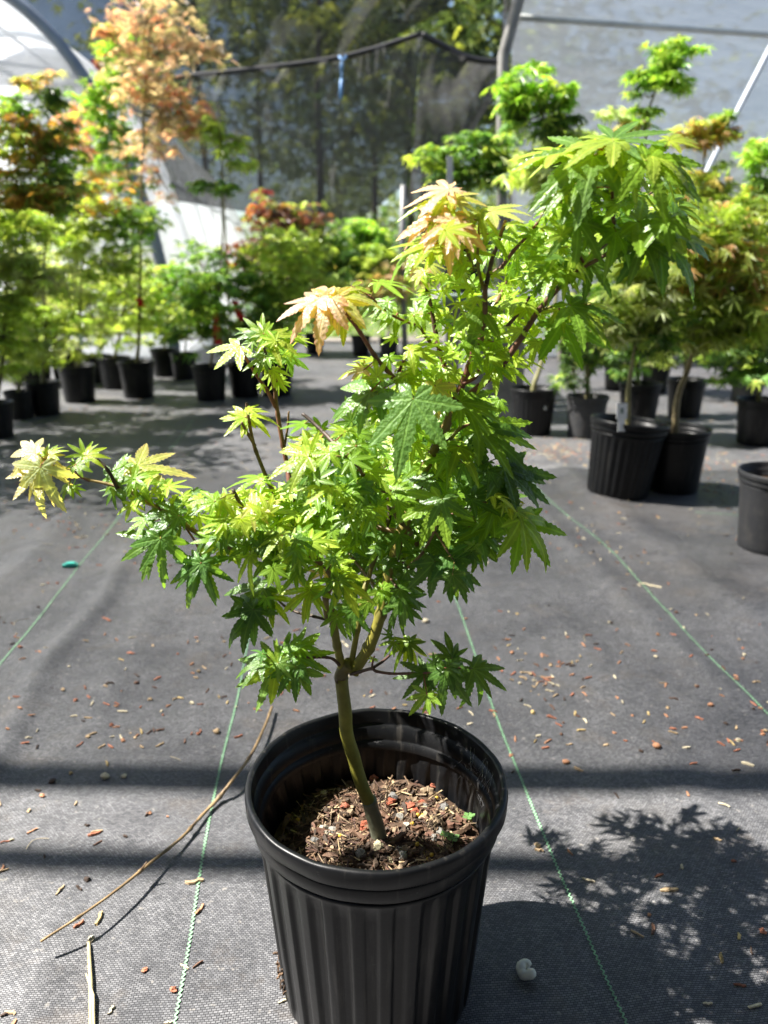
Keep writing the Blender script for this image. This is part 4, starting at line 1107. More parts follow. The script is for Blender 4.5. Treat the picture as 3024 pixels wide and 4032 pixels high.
def bg_maple(base, Y, label, blobs, trunk_px=None, bark=(0.17, 0.15, 0.07), r=0.006, size=0.036, tpl='n', name='maple_tree', stake=None):
    """base: foot point; blobs: (u, v, ru, rv, n, palette) in 1659-wide photo pixels at distance Y"""
    o = empty(name, base, label, 'tree', 'young maples in the nursery beds')
    VV, TT, CC, off = [], [], [], 0
    tr = MB()
    top = max(blobs, key=lambda b: -b[1])
    if trunk_px is None: trunk_px = [(top[0], top[1])]
    lp = [Vector(base)] + [at9(u, v, Y) for u, v in trunk_px]
    S = [Vector(s) for s in spline([tuple(p) for p in lp], 8)]
    S = [p + Vector((noise.noise(p * 9), noise.noise(p * 9 + Vector((3, 0, 0))), 0)) * 0.006 for p in S]
    tr.tube(S, [r * (1 - 0.72 * k / (len(S) - 1)) for k in range(len(S))], 7, [tuple(q * (1 + .3 * noise.noise(p * 30)) for q in bark) for p in S])
    # branches to every clump, then fine twigs
    bm = []
    for (u, v, ru, rv, n, pal, *rest_) in blobs:
        c = at9(u, v, Y + (rest_[0] if rest_ else 0))
        k = Y / 1662.0
        rad = (ru * k, (ru + rv) * 0.5 * k * 0.9, rv * k)
        n = int(n * (0.6 if pal == 'tan' else 1.25))
        V, T, C, pos = leaf_cloud(c, rad, n, PC[pal] * 3 + PC['lime' if pal != 'tan' else 'pink'][:2], size * 1.08, rest_[1] if len(rest_) > 1 else tpl, None, (0.30, 0.30, 0.10))
        VV.append(V); TT.append(T + off); CC.append(C); off += len(V)
        q = min(S, key=lambda p: (p - c).length + (0.6 * max(0, p.z - c.z + 0.04)))
        mid = (q + c) / 2 + Vector((0, 0, -0.02))
        b = MB()
        b.tube([Vector(s) for s in spline([tuple(q), tuple(mid), tuple(c)], 5)], [r * .42 * (1 - .07 * i) for i in range(11)], 5, bark)
        for j in range(12):
            e = Vector(pos[rng.integers(0, n)]); b.tube([c.lerp(q, 0.12), (c + e) / 2 + Vector((0, 0, -.01)), e], [r * .25, r * .18, r * .1], 4, bark)
        bm.append(b)
    loc = Vector(base)
    def sub(mb, nm):
        mb.v = [tuple(Vector(p) - loc) for p in mb.v]
        return mb.build(nm, M_BARK, o)
    sub(tr, 'trunk')
    for b in bm: sub(b, 'branch')
    V = np.concatenate(VV) - np.array(loc)
    link('crown', mesh('crown', V, np.concatenate(TT), M_BGL, False, np.concatenate(CC)), o)
    return o
def foot(u, v, s=1.0):
    return gnd9(u, v)
def potted(u, v, wpx, kind, plabel, tlabel=None, blobs=None, tilt=(0, 0), soil=True, dY=0.0, low=None, **kw):
    """u: pot middle, v: where its near foot meets the cloth, wpx: rim width in photo pixels"""
    p = gnd9(u, v)
    zc = p.y * CT + (CAMZ) * ST
    s = wpx / 1662.0 * zc / 0.169
    p.y += 0.066 * s; p.x *= (p.y) / (p.y - 0.066 * s)
    p.z = gz(p.x, p.y)
    bg_pot(p, s, kind, plabel, tilt)
    if tlabel and low:
        rv = v - wpx * 1.0
        blobs = blobs + [(u - 26, rv - 62, 46, 34, 60, low), (u + 30, rv - 110, 50, 40, 70, low), (u - 20, rv - 165, 50, 40, 70, low)]
    if tlabel:
        base = p + Vector((0, 0, 0.137 * s))
        if any(tilt): base += Vector((tilt[1] * .137 * s, -tilt[0] * .137 * s, 0))
        bg_maple(base, p.y + dY, tlabel, blobs, **kw)
    return p
# left bed, front row
potted(301, 862, 80, 's', 'smooth black pot of the tall tan maple', 'tall maple with a tan and pink variegated crown above the left bed',
       [(330, 40, 80, 60, 330, 'tan'), (345, 110, 95, 50, 330, 'tan'), (330, 185, 90, 50, 330, 'tan'), (350, 250, 80, 45, 260, 'tan'), (320, 300, 60, 40, 160, 'tan'), (425, 100, 40, 16, 90, 'tan'), (400, 235, 35, 35, 110, 'pink'), (330, -60, 80, 60, 200, 'tan'), (345, 370, 40, 50, 90, 'tan'), (240, 65, 22, 14, 30, 'pink')],
       trunk_px=[(302, 700), (304, 550), (306, 400), (310, 250), (325, 60), (330, -60)], r=0.008, tpl='c', size=0.032, low='lime')
potted(252, 842, 70, 's', 'black pot just behind the tall tan maple pot', 'tall bright green maple beside the tan crowned one',
       [(255, 90, 34, 40, 100, 'bright'), (240, 160, 40, 36, 110, 'bright'), (225, 205, 44, 34, 120, 'bright'), (228, 265, 40, 40, 110, 'bright'), (255, 320, 45, 36, 110, 'green'), (285, 400, 40, 40, 80, 'green'), (215, 340, 30, 30, 40, 'bright'), (310, 480, 40, 60, 80, 'green')],
       trunk_px=[(262, 700), (285, 560), (283, 420), (262, 250), (255, 80)], r=0.007, low='pale')
potted(174, 872, 80, 's', 'black pot with a green stem second from the leftmost in front', 'feathery lime maple over the left bed, middle of three',
       [(190, 480, 90, 50, 300, 'lime'), (165, 560, 80, 45, 200, 'pale'), (230, 560, 60, 40, 140, 'lime'), (200, 420, 70, 40, 160, 'bronze'), (270, 470, 50, 40, 100, 'green')], trunk_px=[(172, 740), (176, 620), (185, 480)], r=0.007, tpl='c', low='pale')
potted(100, 900, 74, 's', 'black pot with a straight wall third from left edge', 'green maple with a tufted slender top rising past the white film',
       [(105, 215, 34, 22, 60, 'dark'), (108, 290, 46, 40, 120, 'green'), (120, 380, 55, 45, 170, 'dark'), (90, 440, 60, 45, 150, 'green'), (60, 175, 26, 12, 26, 'peach'), (100, 160, 24, 10, 20, 'peach'), (125, 330, 40, 30, 70, 'bright')], trunk_px=[(98, 760), (95, 600), (100, 420), (105, 200)], r=0.007, low='lime')
potted(48, 908, 62, 's', 'narrow black pot tucked between two pots at left', 'bronze and orange leaved maple at the upper left',
       [(40, 300, 60, 34, 150, 'bronze'), (20, 370, 60, 40, 170, 'bronze'), (70, 420, 70, 34, 160, 'bronze'), (20, 240, 40, 30, 70, 'green'), (0, 450, 40, 30, 70, 'bronze')], trunk_px=[(40, 760), (36, 560), (36, 300)], r=0.007, low='pale')
potted(-2, 950, 78, 's', 'black pot cut by the left edge of the picture', 'pale dissected leaf maple at the left edge',
       [(30, 490, 70, 36, 190, 'lime'), (10, 560, 60, 36, 170, 'pale'), (60, 600, 70, 40, 180, 'pale'), (20, 650, 50, 40, 120, 'lime'), (-60, 560, 60, 60, 140, 'lime')], trunk_px=[(5, 760), (15, 600), (25, 480)], r=0.007, tpl='c', low='lime')
potted(457, 868, 76, 's', 'black pot with the red ribbon stake', 'thin sparse yellowish maple tied to a tall stake',
       [(478, 300, 26, 40, 44, 'lime'), (510, 350, 30, 30, 40, 'lime'), (490, 420, 30, 34, 30, 'green'), (455, 270, 20, 16, 16, 'lime'), (430, 400, 30, 16, 24, 'green'), (520, 300, 24, 16, 18, 'lime'), (450, 600, 50, 40, 110, 'green'), (430, 660, 44, 40, 100, 'bright')], trunk_px=[(462, 740), (476, 600), (480, 420), (474, 260)], r=0.006, bark=(0.2, 0.16, 0.08), low='green')
potted(530, 860, 74, 's', 'black pot right of the ribbon stake pot', 'green maple behind the small front twig cluster',
       [(500, 600, 60, 50, 150, 'green'), (470, 680, 60, 36, 110, 'dark'), (560, 660, 60, 40, 120, 'green')], trunk_px=[(530, 740), (515, 600)], r=0.007, low='green')
potted(600, 858, 76, 's', 'rightmost black pot of the left bed', 'yellow green maple at the right end of the left bed',
       [(600, 540, 60, 44, 170, 'lime'), (640, 600, 70, 44, 180, 'lime'), (590, 640, 60, 40, 120, 'green'), (660, 540, 44, 30, 100, 'lime')], trunk_px=[(602, 740), (610, 560)], r=0.007, low='lime')
# left bed, second row
potted(70, 835, 100, 's', 'black pot behind the front row at far left', 'low green maple filling the far left bed', [(60, 680, 80, 50, 190, 'pale'), (110, 640, 70, 50, 170, 'lime'), (60, 720, 60, 24, 70, 'peach')], trunk_px=[(70, 700)], tpl='c', low='pale')
potted(216, 828, 60, 's', 'black pot in the second row beside the white strut', 'lime maple low in the second row of the left bed', [(240, 640, 70, 44, 200, 'lime'), (220, 690, 60, 30, 110, 'lime'), (270, 600, 50, 40, 110, 'pale')], trunk_px=[(230, 690)], low='lime')
potted(358, 815, 60, 's', 'black pot in the second row under the steel hoop leg', 'yellow green maple around the steel hoop leg', [(330, 640, 50, 40, 130, 'lime'), (400, 620, 60, 44, 170, 'bright'), (380, 690, 60, 36, 110, 'lime')], trunk_px=[(370, 690)], low='bright')
potted(400, 822, 58, 's', 'black pot in the second row left of the ribbon stake pot', 'pale maple in the second row left of the ribbon stake', [(420, 690, 50, 34, 110, 'pale'), (440, 560, 40, 40, 90, 'green')], trunk_px=[(410, 700)], low='green')
potted(150, 830, 70, 's', 'black pot in the second row behind the green stemmed pot', 'pinkish red leaved maple against the white film', [(180, 255, 50, 24, 90, 'pink'), (185, 310, 40, 30, 90, 'pink'), (220, 370, 50, 20, 70, 'peach'), (150, 700, 60, 30, 90, 'lime'), (228, 135, 16, 20, 30, 'red'), (205, 400, 16, 14, 24, 'pink')], trunk_px=[(160, 640), (175, 420), (180, 250)], tpl='c', low='lime')
# far row beyond the path
potted(610, 770, 44, 's', 'small far black pot under the purple maple', 'dark purple red maple in front of the hanging net', [(600, 480, 60, 30, 200, 'purple'), (560, 540, 60, 34, 170, 'purple'), (650, 470, 44, 24, 120, 'purple'), (565, 428, 18, 14, 34, 'red'), (555, 450, 16, 12, 24, 'red'), (640, 450, 40, 14, 40, 'bronze'), (520, 560, 24, 20, 30, 'red')], trunk_px=[(608, 640), (600, 480)], dY=0.0, size=0.05, low='lime')
potted(680, 765, 44, 's', 'small far black pot at the edge of the path', 'yellow and orange maple bush beyond the path', [(620, 560, 60, 34, 190, 'lime'), (690, 590, 60, 34, 170, 'orange'), (660, 640, 70, 34, 150, 'lime'), (720, 620, 40, 30, 90, 'pale')], trunk_px=[(680, 640), (670, 590)], size=0.05, low='lime')
potted(780, 770, 44, 's', 'small far black pot below the round green maple', 'round green maple beyond the path under the net hem', [(770, 520, 60, 34, 240, 'green'), (740, 560, 50, 34, 160, 'dark'), (810, 560, 50, 40, 180, 'green'), (790, 490, 40, 20, 90, 'bright')], trunk_px=[(780, 640), (775, 530)], size=0.055, low='green')
potted(840, 775, 44, 's', 'small far black pot beside the wooden bench', 'peach tinted maple beyond the path beside the bench', [(830, 620, 50, 34, 150, 'peach'), (870, 600, 50, 34, 150, 'peach'), (790, 640, 40, 20, 70, 'orange')], trunk_px=[(840, 650)], size=0.05, low='lime')
# right bed
potted(1148, 943, 102, 'f', 'fluted black pot against the grey bench leg', 'maple with a bent bare lower stem beside the bench leg',
       [(1210, 320, 60, 34, 150, 'white'), (1180, 380, 60, 40, 150, 'white'), (1240, 290, 40, 24, 70, 'white'), (1230, 420, 50, 40, 110, 'lime')], trunk_px=[(1155, 830), (1175, 770), (1200, 640), (1205, 450), (1212, 310)], r=0.009, bark=(0.22, 0.21, 0.10), size=0.045, tpl='c')
potted(1262, 950, 92, 'g', 'dusty scuffed pot between the bench and the fluted pots', 'upright green maple tall against the grey film',
       [(1150, 190, 55, 36, 170, 'bright'), (1115, 240, 34, 36, 90, 'green'), (1180, 260, 40, 24, 70, 'dark'), (1225, 205, 26, 26, 60, 'bright'), (1200, 240, 24, 24, 40, 'green')], trunk_px=[(1268, 780), (1270, 600), (1240, 420), (1185, 280), (1150, 190)], r=0.008, low='dark')
potted(1330, 1085, 168, 'f', 'leaning fluted black pot with a white tag on the right', 'pale green feathery maple in the leaning fluted pot',
       [(1380, 640, 70, 60, 200, 'pale'), (1340, 700, 60, 50, 140, 'pale'), (1420, 720, 60, 50, 140, 'green'), (1400, 590, 60, 40, 130, 'lime'), (1300, 650, 40, 40, 70, 'green')], tilt=(0.02, 0.10), trunk_px=[(1360, 830), (1372, 740), (1380, 640)], r=0.007, bark=(0.24, 0.22, 0.09), tpl='c', size=0.032)
potted(1448, 1070, 140, 's', 'smooth black pot right behind the leaning fluted pot', 'orange and yellow maple spreading over the right bed',
       [(1510, 560, 100, 60, 220, 'orange'), (1570, 490, 90, 60, 220, 'lime'), (1600, 610, 90, 60, 200, 'orange'), (1530, 660, 90, 50, 180, 'lime'), (1500, 720, 70, 36, 140, 'pale'), (1590, 700, 70, 40, 180, 'lime')], trunk_px=[(1462, 860), (1490, 780), (1510, 640), (1530, 560)], r=0.009, bark=(0.24, 0.19, 0.10))
p_r = potted(1662, 1205, 180, 'g', 'empty looking grey plastic pot at the right edge')
potted(1375, 922, 92, 's', 'black pot half hidden behind the leaning fluted pot', 'tall slim green maple high against the grey film', 
       [(1452, 120, 40, 24, 80, 'bright'), (1420, 165, 36, 28, 90, 'bright'), (1470, 170, 26, 30, 60, 'bright'), (1385, 180, 26, 20, 40, 'green'), (1400, 240, 30, 18, 40, 'bright'), (1465, 85, 14, 12, 14, 'lime'), (1370, 260, 30, 16, 40, 'peach'), (1320, 240, 30, 12, 24, 'white')], trunk_px=[(1378, 800), (1370, 600), (1385, 400), (1405, 240), (1460, 100)], r=0.008, low='green')
potted(1475, 905, 84, 's', 'black pot behind the smooth pot of the right bed', 'bronze topped maple beside the slanting pipe',
       [(1545, 285, 40, 24, 80, 'bronze'), (1500, 290, 36, 26, 70, 'orange'), (1560, 275, 20, 26, 40, 'green'), (1490, 400, 60, 36, 150, 'orange'), (1450, 460, 60, 40, 170, 'orange'), (1540, 400, 50, 40, 110, 'lime')], trunk_px=[(1480, 800), (1490, 600), (1510, 420), (1530, 290)], r=0.008, low='pale')
potted(1630, 965, 100, 's', 'black pot partly hidden at the right edge behind the grey pot', 'dense yellow maple at the right edge',
       [(1620, 460, 60, 50, 200, 'orange'), (1640, 560, 60, 50, 170, 'lime'), (1650, 680, 60, 60, 160, 'lime'), (1640, 330, 30, 50, 60, 'bright'), (1655, 400, 30, 30, 50, 'green'), (1620, 760, 60, 36, 110, 'dark')], trunk_px=[(1632, 800), (1630, 600), (1640, 400), (1640, 320)], r=0.008, low='green')
potted(1412, 850, 66, 's', 'tall black pot in the back row of the right bed', 'dark shaded maple in the back row of the right bed', [(1400, 700, 60, 36, 100, 'green'), (1440, 650, 60, 44, 120, 'green'), (1360, 560, 60, 50, 150, 'lime'), (1320, 500, 50, 40, 110, 'lime')], trunk_px=[(1410, 720), (1390, 560)], low='dark')
potted(1330, 845, 60, 's', 'black pot in the back row nearest the bench', 'shaded green maple in the back row nearest the bench', [(1300, 690, 50, 40, 120, 'dark'), (1270, 720, 40, 34, 80, 'green'), (1260, 560, 50, 50, 120, 'green')], trunk_px=[(1320, 720), (1290, 600)], low='dark')
potted(1610, 870, 76, 'g', 'grey pot in the back row at the right', 'green maple in the back row at the right', [(1560, 760, 60, 30, 120, 'green'), (1600, 720, 60, 36, 120, 'lime')], trunk_px=[(1600, 760)], low='green')
# plants just left of the view whose crowns lean in and shade the path
for k, (x, y, h, pal) in enumerate(((-1.42, 1.85, 1.0, 'green'), (-1.58, 2.2, 1.35, 'lime'), (-1.72, 2.6, 1.45, 'green'))):
    p = Vector((x, y, gz(x, y)))
    lab = ('nearest', 'second nearest', 'third nearest')[k]
    bg_pot(p, 1.0, 's', 'black pot of the left bed, ' + lab + ' to the camera, past the picture edge')
    def pj(z): return 829.5 + 1662 * x / (y * CT - (z - CAMZ) * ST), 1106 - 1662 * (y * ST + (z - CAMZ) * CT) / (y * CT - (z - CAMZ) * ST)
    a, b, c = pj(h * .95), pj(h * .7), pj(h * .5)
    bg_maple(p + Vector((0, 0, .137)), y, pal + ' maple of the left bed, ' + lab + ' to the camera, past the picture edge', [(a[0], a[1], 170, 130, 300, pal), (b[0], b[1], 230, 130, 380, pal), (c[0], c[1], 190, 100, 280, pal)], trunk_px=[c, b, a], r=0.008)

# ------------------------------------------------------------------ small nursery things
def stake(u0, v0, u1, v1, Y, r, c, label, cat='stake', name='bamboo_stake'):
    m = MB(); m.tube([at9(u0, v0, Y), at9((u0 + u1) / 2 + 1, (v0 + v1) / 2, Y), at9(u1, v1, Y)], r, 6, c)
    tag(m.build(name, M_SMALL), label, cat)
YB = gnd9(457, 868).y + 0.07
stake(500, 790, 472, 225, YB, 0.0035, (0.36, 0.30, 0.18), 'tall thin bamboo stake leaning over the ribbon pot')
def ribbon(u, v, L, Y, lab, sway):
    m = MB()
    p = at9(u, v, Y - 0.02); k = Y / 1662
    for s, w in ((1, 7), (-1, 5)):
        V = []
        for i in range(8):
            t = i / 7
            c = p + Vector((s * 3 * k * t + sway * t * t * 20 * k + math.sin(t * 6 + s) * 2 * k, -0.01 * t * s, -L * k * t * (1 if s > 0 else .8)))
            V += [c - Vector((w * k * (1 - .3 * math.sin(t * 5)), 0.004 * math.sin(t * 7), 0)), c + Vector((w * k * (1 - .3 * math.cos(t * 4)), -0.004 * math.sin(t * 7), 0))]
        m.add(V, [(2 * i, 2 * i + 1, 2 * i + 3, 2 * i + 2) for i in range(7)], (0.62, 0.02, 0.02))
    m.tube([p + Vector((-6 * k, 0, 3 * k)), p + Vector((0, -.006, 0)), p + Vector((6 * k, 0, 3 * k))], 4 * k, 6, (0.55, 0.02, 0.02))
    tag(m.build('red_ribbon', M_SMALL), lab, 'ribbon')
ribbon(465, 680, 60, YB, 'red plastic ribbon hanging in the ribbon pot maple', 0.1)
ribbon(508, 655, 36, YB, 'shorter red ribbon tied to the bamboo stake', 0.8)
ribbon(302, 650, 12, gnd9(301, 862).y + .07, 'tiny red tie on the tall tan maple stem', 0.1)
def plant_tag(u, v, w, h, Y, lab, c=(0.72, 0.73, 0.72), ink=False):
    k = Y / 1662
    m = MB(); p = at9(u, v, Y)
    m.box((-w * k / 2, -.0006, 0), (w * k / 2, .0006, h * k), None, c); m.box((-w * k / 3, -.0005, -h * k * .8), (w * k / 3, .0005, 0), None, c)
    if ink: m.box((-w * k * .18, -.0012, h * k * .35), (w * k * .14, -.0008, h * k * .7), None, (0.25, 0.3, 0.27))
    o = m.build('plant_tag', M_SMALL, None, False, p); o.rotation_euler = (-0.15, 0, 0.1)
    tag(o, lab, 'plant tag')
plant_tag(1343, 905, 24, 34, gnd9(1330, 1085).y - 0.004, 'white plastic tag standing in the leaning fluted pot', c=(0.86, 0.86, 0.85), ink=True)
plant_tag(1178, 868, 8, 22, gnd9(1148, 943).y, 'grey white label stick in the pot against the bench leg', (0.5, 0.5, 0.5))
plant_tag(972, 400, 12, 56, 2.3, 'white upright stake seen above the pink leaves', (0.8, 0.8, 0.8))
plant_tag(175, 740, 8, 20, gnd9(174, 872).y, 'pale label on the green stemmed left pot', (0.45, 0.5, 0.5))

# weathered bench with a pot standing on it
bp = gnd9(1085, 905)
YBn = bp.y
# low slatted bench with a row of empty black pots at the back of the right bed
lb = empty('slatted_bench', (0.95, 4.15, 0), 'low dark slatted bench in the shade behind the right bed', 'bench')
def lpart(nm, lo, hi, c):
    m = MB(); m.box(lo, hi, None, c); m.build(nm, M_WOOD, lb, False)
for i in range(4): lpart('slat', (0, i * 0.11, 0.20), (1.9, i * 0.11 + 0.085, 0.222), tuple(q * random.uniform(.7, 1.2) for q in (0.10, 0.085, 0.07)))
for x in (0.06, 0.9, 1.78):
    for y in (0.01, 0.33): lpart('leg', (x, y, 0), (x + 0.07, y + 0.07, 0.198), (0.10, 0.09, 0.075))
for i, (x, lab) in enumerate(((0.16, 'leftmost black pot on the low slatted bench'), (0.40, 'second black pot from the left on the low slatted bench'), (0.66, 'third black pot from the left on the low slatted bench'), (0.98, 'fourth black pot from the left on the low slatted bench'), (1.30, 'fifth black pot from the left on the low slatted bench'), (1.62, 'rightmost black pot on the low slatted bench'))):
    bg_pot(Vector((0.95 + x, 4.15 + 0.18 + 0.05 * (i % 2), 0.2225)), 1.05, 'gs'[i % 3 > 0], lab)
bench = empty('wooden_bench', (bp.x, bp.y, 0), 'weathered grey wooden bench carrying a potted maple', 'bench')
WG = (0.21, 0.205, 0.20)
k = YBn / 1662
ztop = at9(1000, 655, YBn).z
def wpart(nm, lo, hi, c=WG):
    m = MB(); m.box(lo, hi, None, c)
    o = m.build(nm, M_WOOD, bench, False)
    bv = o.modifiers.new('bevel', 'BEVEL'); bv.width = 0.004; bv.segments = 1
xl, xr = at9(960, 700, YBn).x - bp.x, at9(1112, 700, YBn).x - bp.x
wpart('leg', (-0.055, -0.04, 0), (0.060, 0.05, ztop - 0.002)); wpart('leg', (-0.05, 0.75, 0), (0.05, 0.84, ztop - 0.002)); 
wpart('leg', (xl - 0.62, -0.03, 0), (xl - 0.53, 0.05, ztop - 0.002)) if False else None
for i in range(6): wpart('plank', (xl - 0.02, -0.06 + i * 0.15, ztop), (xr, -0.06 + i * 0.15 + 0.135, ztop + 0.03), tuple(q * random.uniform(.8, 1.15) for q in WG))
wpart('rail', (xl, 0.06, ztop - 0.10), (xr - 0.03, 0.09, ztop - 0.004)); wpart('leg', (xl, -0.03, 0), (xl + 0.05, 0.05, ztop - 0.002))
pb = Vector((at9(1000, 650, YBn + 0.1).x, YBn + 0.09, ztop + 0.03))
bg_pot(pb, 1.0, 's', 'black pot standing on top of the wooden bench')
bg_maple(pb + Vector((0, 0, 0.137)), pb.y, 'spreading green maple in the pot on the bench', [(1040, 320, 60, 28, 150, 'green'), (980, 350, 50, 30, 120, 'green'), (1060, 370, 60, 34, 160, 'dark'), (920, 350, 44, 24, 60, 'lime'), (1000, 390, 50, 24, 80, 'green'), (1090, 330, 40, 30, 80, 'green')], trunk_px=[(1000, 500), (1010, 420), (1020, 330)], r=0.007, size=0.034)

# ------------------------------------------------------------------ hoop houses, post, nets
PIPEC = (0.30, 0.32, 0.35)
def pipe(nm, pts, r, parent, c=PIPEC, n=8):
    m = MB(); m.tube(pts, r, n, c)
    return m.build(nm, M_PIPE, parent)
hl = empty('hoop_house', (0, 0, 0), 'white film tunnel house with a curved end arch behind the left bed', 'greenhouse')
YN = 4.6
_b, _p, _q = at9(376, 740, YN), at9(190, 180, YN), at9(30, 0, YN)
XR = _b.x
_d1, _d2, _k = XR - _p.x, XR - _q.x, (_q.z / _p.z) ** 2
EA = (_k * _d1 ** 2 - _d2 ** 2) / (2 * (_k * _d1 - _d2))
EB = _p.z / math.sqrt(1 - (1 - _d1 / EA) ** 2)
print('arch', XR, EA, EB)
def tun(y, th): return Vector((XR - EA + (y - YN) * AX.x / AX.y + EA * math.cos(th), y, EB * math.sin(th)))
ths = np.linspace(0.0, math.pi, 46); ys = [YN + 1.1 * i for i in range(7)]
for seg in range(len(ys) - 1):
    V, Fc = [], []
    yy = np.linspace(ys[seg], ys[seg + 1], 6)
    for j, y in enumerate(yy):
        for i, th in enumerate(ths):
            p = tun(y, th); sag = 0.03 * math.sin(math.pi * j / 5); s = 0.008 * noise.noise(p * 3)
            V.append(p + Vector((math.cos(th), 0, math.sin(th))) * (0.026 - sag + s))
    n = len(ths)
    for j in range(5):
        for i in range(n - 1): Fc.append((j * n + i, j * n + i + 1, (j + 1) * n + i + 1, (j + 1) * n + i))
    link('film_panel', mesh('film_panel', V, Fc, M_FILML), hl)
for k, y in enumerate(ys): pipe('hoop', [tun(y, th) for th in ths], 0.034 if k == 0 else 0.020, hl, (0.17, 0.20, 0.24) if k == 0 else (0.30, 0.34, 0.38))
for a in (35, 62, 90, 118): pipe('purlin', [tun(y, math.radians(a)) * 1.0 + Vector((0, 0, -0.03)) for y in (YN, 7, 9.5, 11.2)], 0.014, hl, (0.2, 0.22, 0.24))
# the end wall film and its struts
V, Fc = [tun(YN + 0.03, math.pi / 2) * 0.0 + Vector((XR - EA, YN + 0.03, 0.6))], []
for th in ths: V.append(tun(YN + 0.03, th) + Vector((0, 0.012 * math.sin(th * 9), 0)))
Fc = [(0, i, i + 1) for i in range(1, len(ths))] + [(0, len(ths), 1)]
link('end_film', mesh('end_film', V, Fc, M_FILME, False), hl)
for pts in (((-60, 128), (30, 138), (120, 152), (186, 178)), ((-60, 210), (60, 214), (150, 230), (235, 262)), ((-80, 110), (20, 160), (130, 216), (180, 260))):
    pipe('end_strut', [at9(u, v, YN + 0.075) for u, v in pts], 0.013, hl, (0.20, 0.22, 0.25))
pipe('brace', [at9(160, 660, 4.3), at9(215, 735, 4.2)], 0.016, hl, (0.5, 0.53, 0.56))
m = MB(); m.box((XR - 2 * EA - 0.4, YN + 0.1, -0.012), (XR + 0.02, 11.0, 0.003), None, (0.62, 0.61, 0.58)); m.build('bounce_floor', M_SMALL, hl, False)  # pale floor added to bounce sunlight up onto the film

hr = empty('hoop_house', (0, 0, 0), 'grey film covered house wall behind the right bed', 'greenhouse')
def rw(u): return 4.6 + (u - 1100) / 560 * 0.75
V, Fc = [], []
us = np.linspace(1105, 2200, 26); vs = np.linspace(-420, 800, 30)
for j, vv in enumerate(vs):
    for i, uu in enumerate(us):
        p = at9(uu, vv, rw(uu)); 
        p.y += 0.012 * noise.noise(Vector((p.x * 2, p.z * 3, 0)))
        V.append(p)
n = len(us)
for j in range(len(vs) - 1):
    for i in range(n - 1): Fc.append((j * n + i, j * n + i + 1, (j + 1) * n + i + 1, (j + 1) * n + i))
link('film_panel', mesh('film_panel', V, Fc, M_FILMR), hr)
pipe('purlin', [at9(u, 38 + (u - 1130) * 37 / 529, rw(u) - 0.05) for u in (1122, 1400, 1659, 2200)], 0.017, hr, (0.42, 0.44, 0.42))
pipe('hoop', [at9(u, v, 4.35) for u, v in ((1790, -120), (1722, 0), (1660, 112), (1600, 228), (1540, 345), (1490, 450), (1450, 560), (1420, 720))], 0.014, hr, (0.50, 0.54, 0.60))
# overhead pipes whose shadows cross the cloth as soft dark bands
for (y0, y1, r) in ((0.650, 0.640, 0.022), (0.545, 0.517, 0.016)):
    hz = 2.15
    off = Vector((-SUN_TO.x, -SUN_TO.y, 0)) / SUN_TO.z * hz
    pa = Vector((-1.2, y0 + 0.01, 0)) - off; pb_ = Vector((1.2, y1, 0)) - off
    d = (pb_ - pa)
    pipe('purlin', [pa - d * 0.6 + Vector((0, 0, hz)), pb_ + d * 0.6 + Vector((0, 0, hz))], r, hr, (0.5, 0.52, 0.53))

# added out-of-view net roof, side and back curtains that block sky light
def sheet(nm, f, nx, ny, mat, parent):
    V = [f(i / nx, j / ny) for j in range(ny + 1) for i in range(nx + 1)]
    Fc = [(j * (nx + 1) + i, j * (nx + 1) + i + 1, (j + 1) * (nx + 1) + i + 1, (j + 1) * (nx + 1) + i) for j in range(ny) for i in range(nx)]
    return link(nm, mesh(nm, V, Fc, mat), parent)
sheet('sky_block_roof', lambda a, b: Vector((-1.0 + 6.5 * a, -5 + 6.3 * b, 2.22 - 0.10 * math.sin(math.pi * 3 * a) ** 2)), 40, 24, M_SKYBLOCK, hr)
sheet('shade_panel', lambda a, b: Vector((-5.0 + 5.6 * a, 0.895 + 1.25 * b, 2.16 - 0.04 * math.sin(math.pi * b))), 12, 8, M_LIGHTNET, hr)
sheet('sky_block_curtain', lambda a, b: Vector((-2.3 + 0.05 * math.sin(50 * a), -3.5 + 4.3 * a, 2.15 * b)), 60, 6, M_SKYBLOCK, hr)
sheet('sky_block_curtain', lambda a, b: Vector((-4 + 9.5 * a, -2.6 + 0.06 * math.sin(40 * a), 2.2 * b)), 80, 6, M_SKYBLOCK, hr)
m = MB(); pz = 4.45
m.tube([at9(1086, 760, pz), at9(1084, 300, pz), at9(1088, 120, pz), at9(1120, 0, pz), at9(1150, -160, pz)], 0.030, 8, (0.20, 0.195, 0.18))
post = m.build('wooden_post', M_WOOD); tag(post, 'grey post carrying the corner of the shade net', 'post')
m = MB(); pz = 4.6
m.tube([at9(880, 900, pz), at9(868, 560, pz), at9(872, 400, pz)], 0.018, 8, (0.12, 0.12, 0.12))
tag(m.build('steel_post', M_PIPE), 'thin dark upright post behind the pink leaves', 'post')

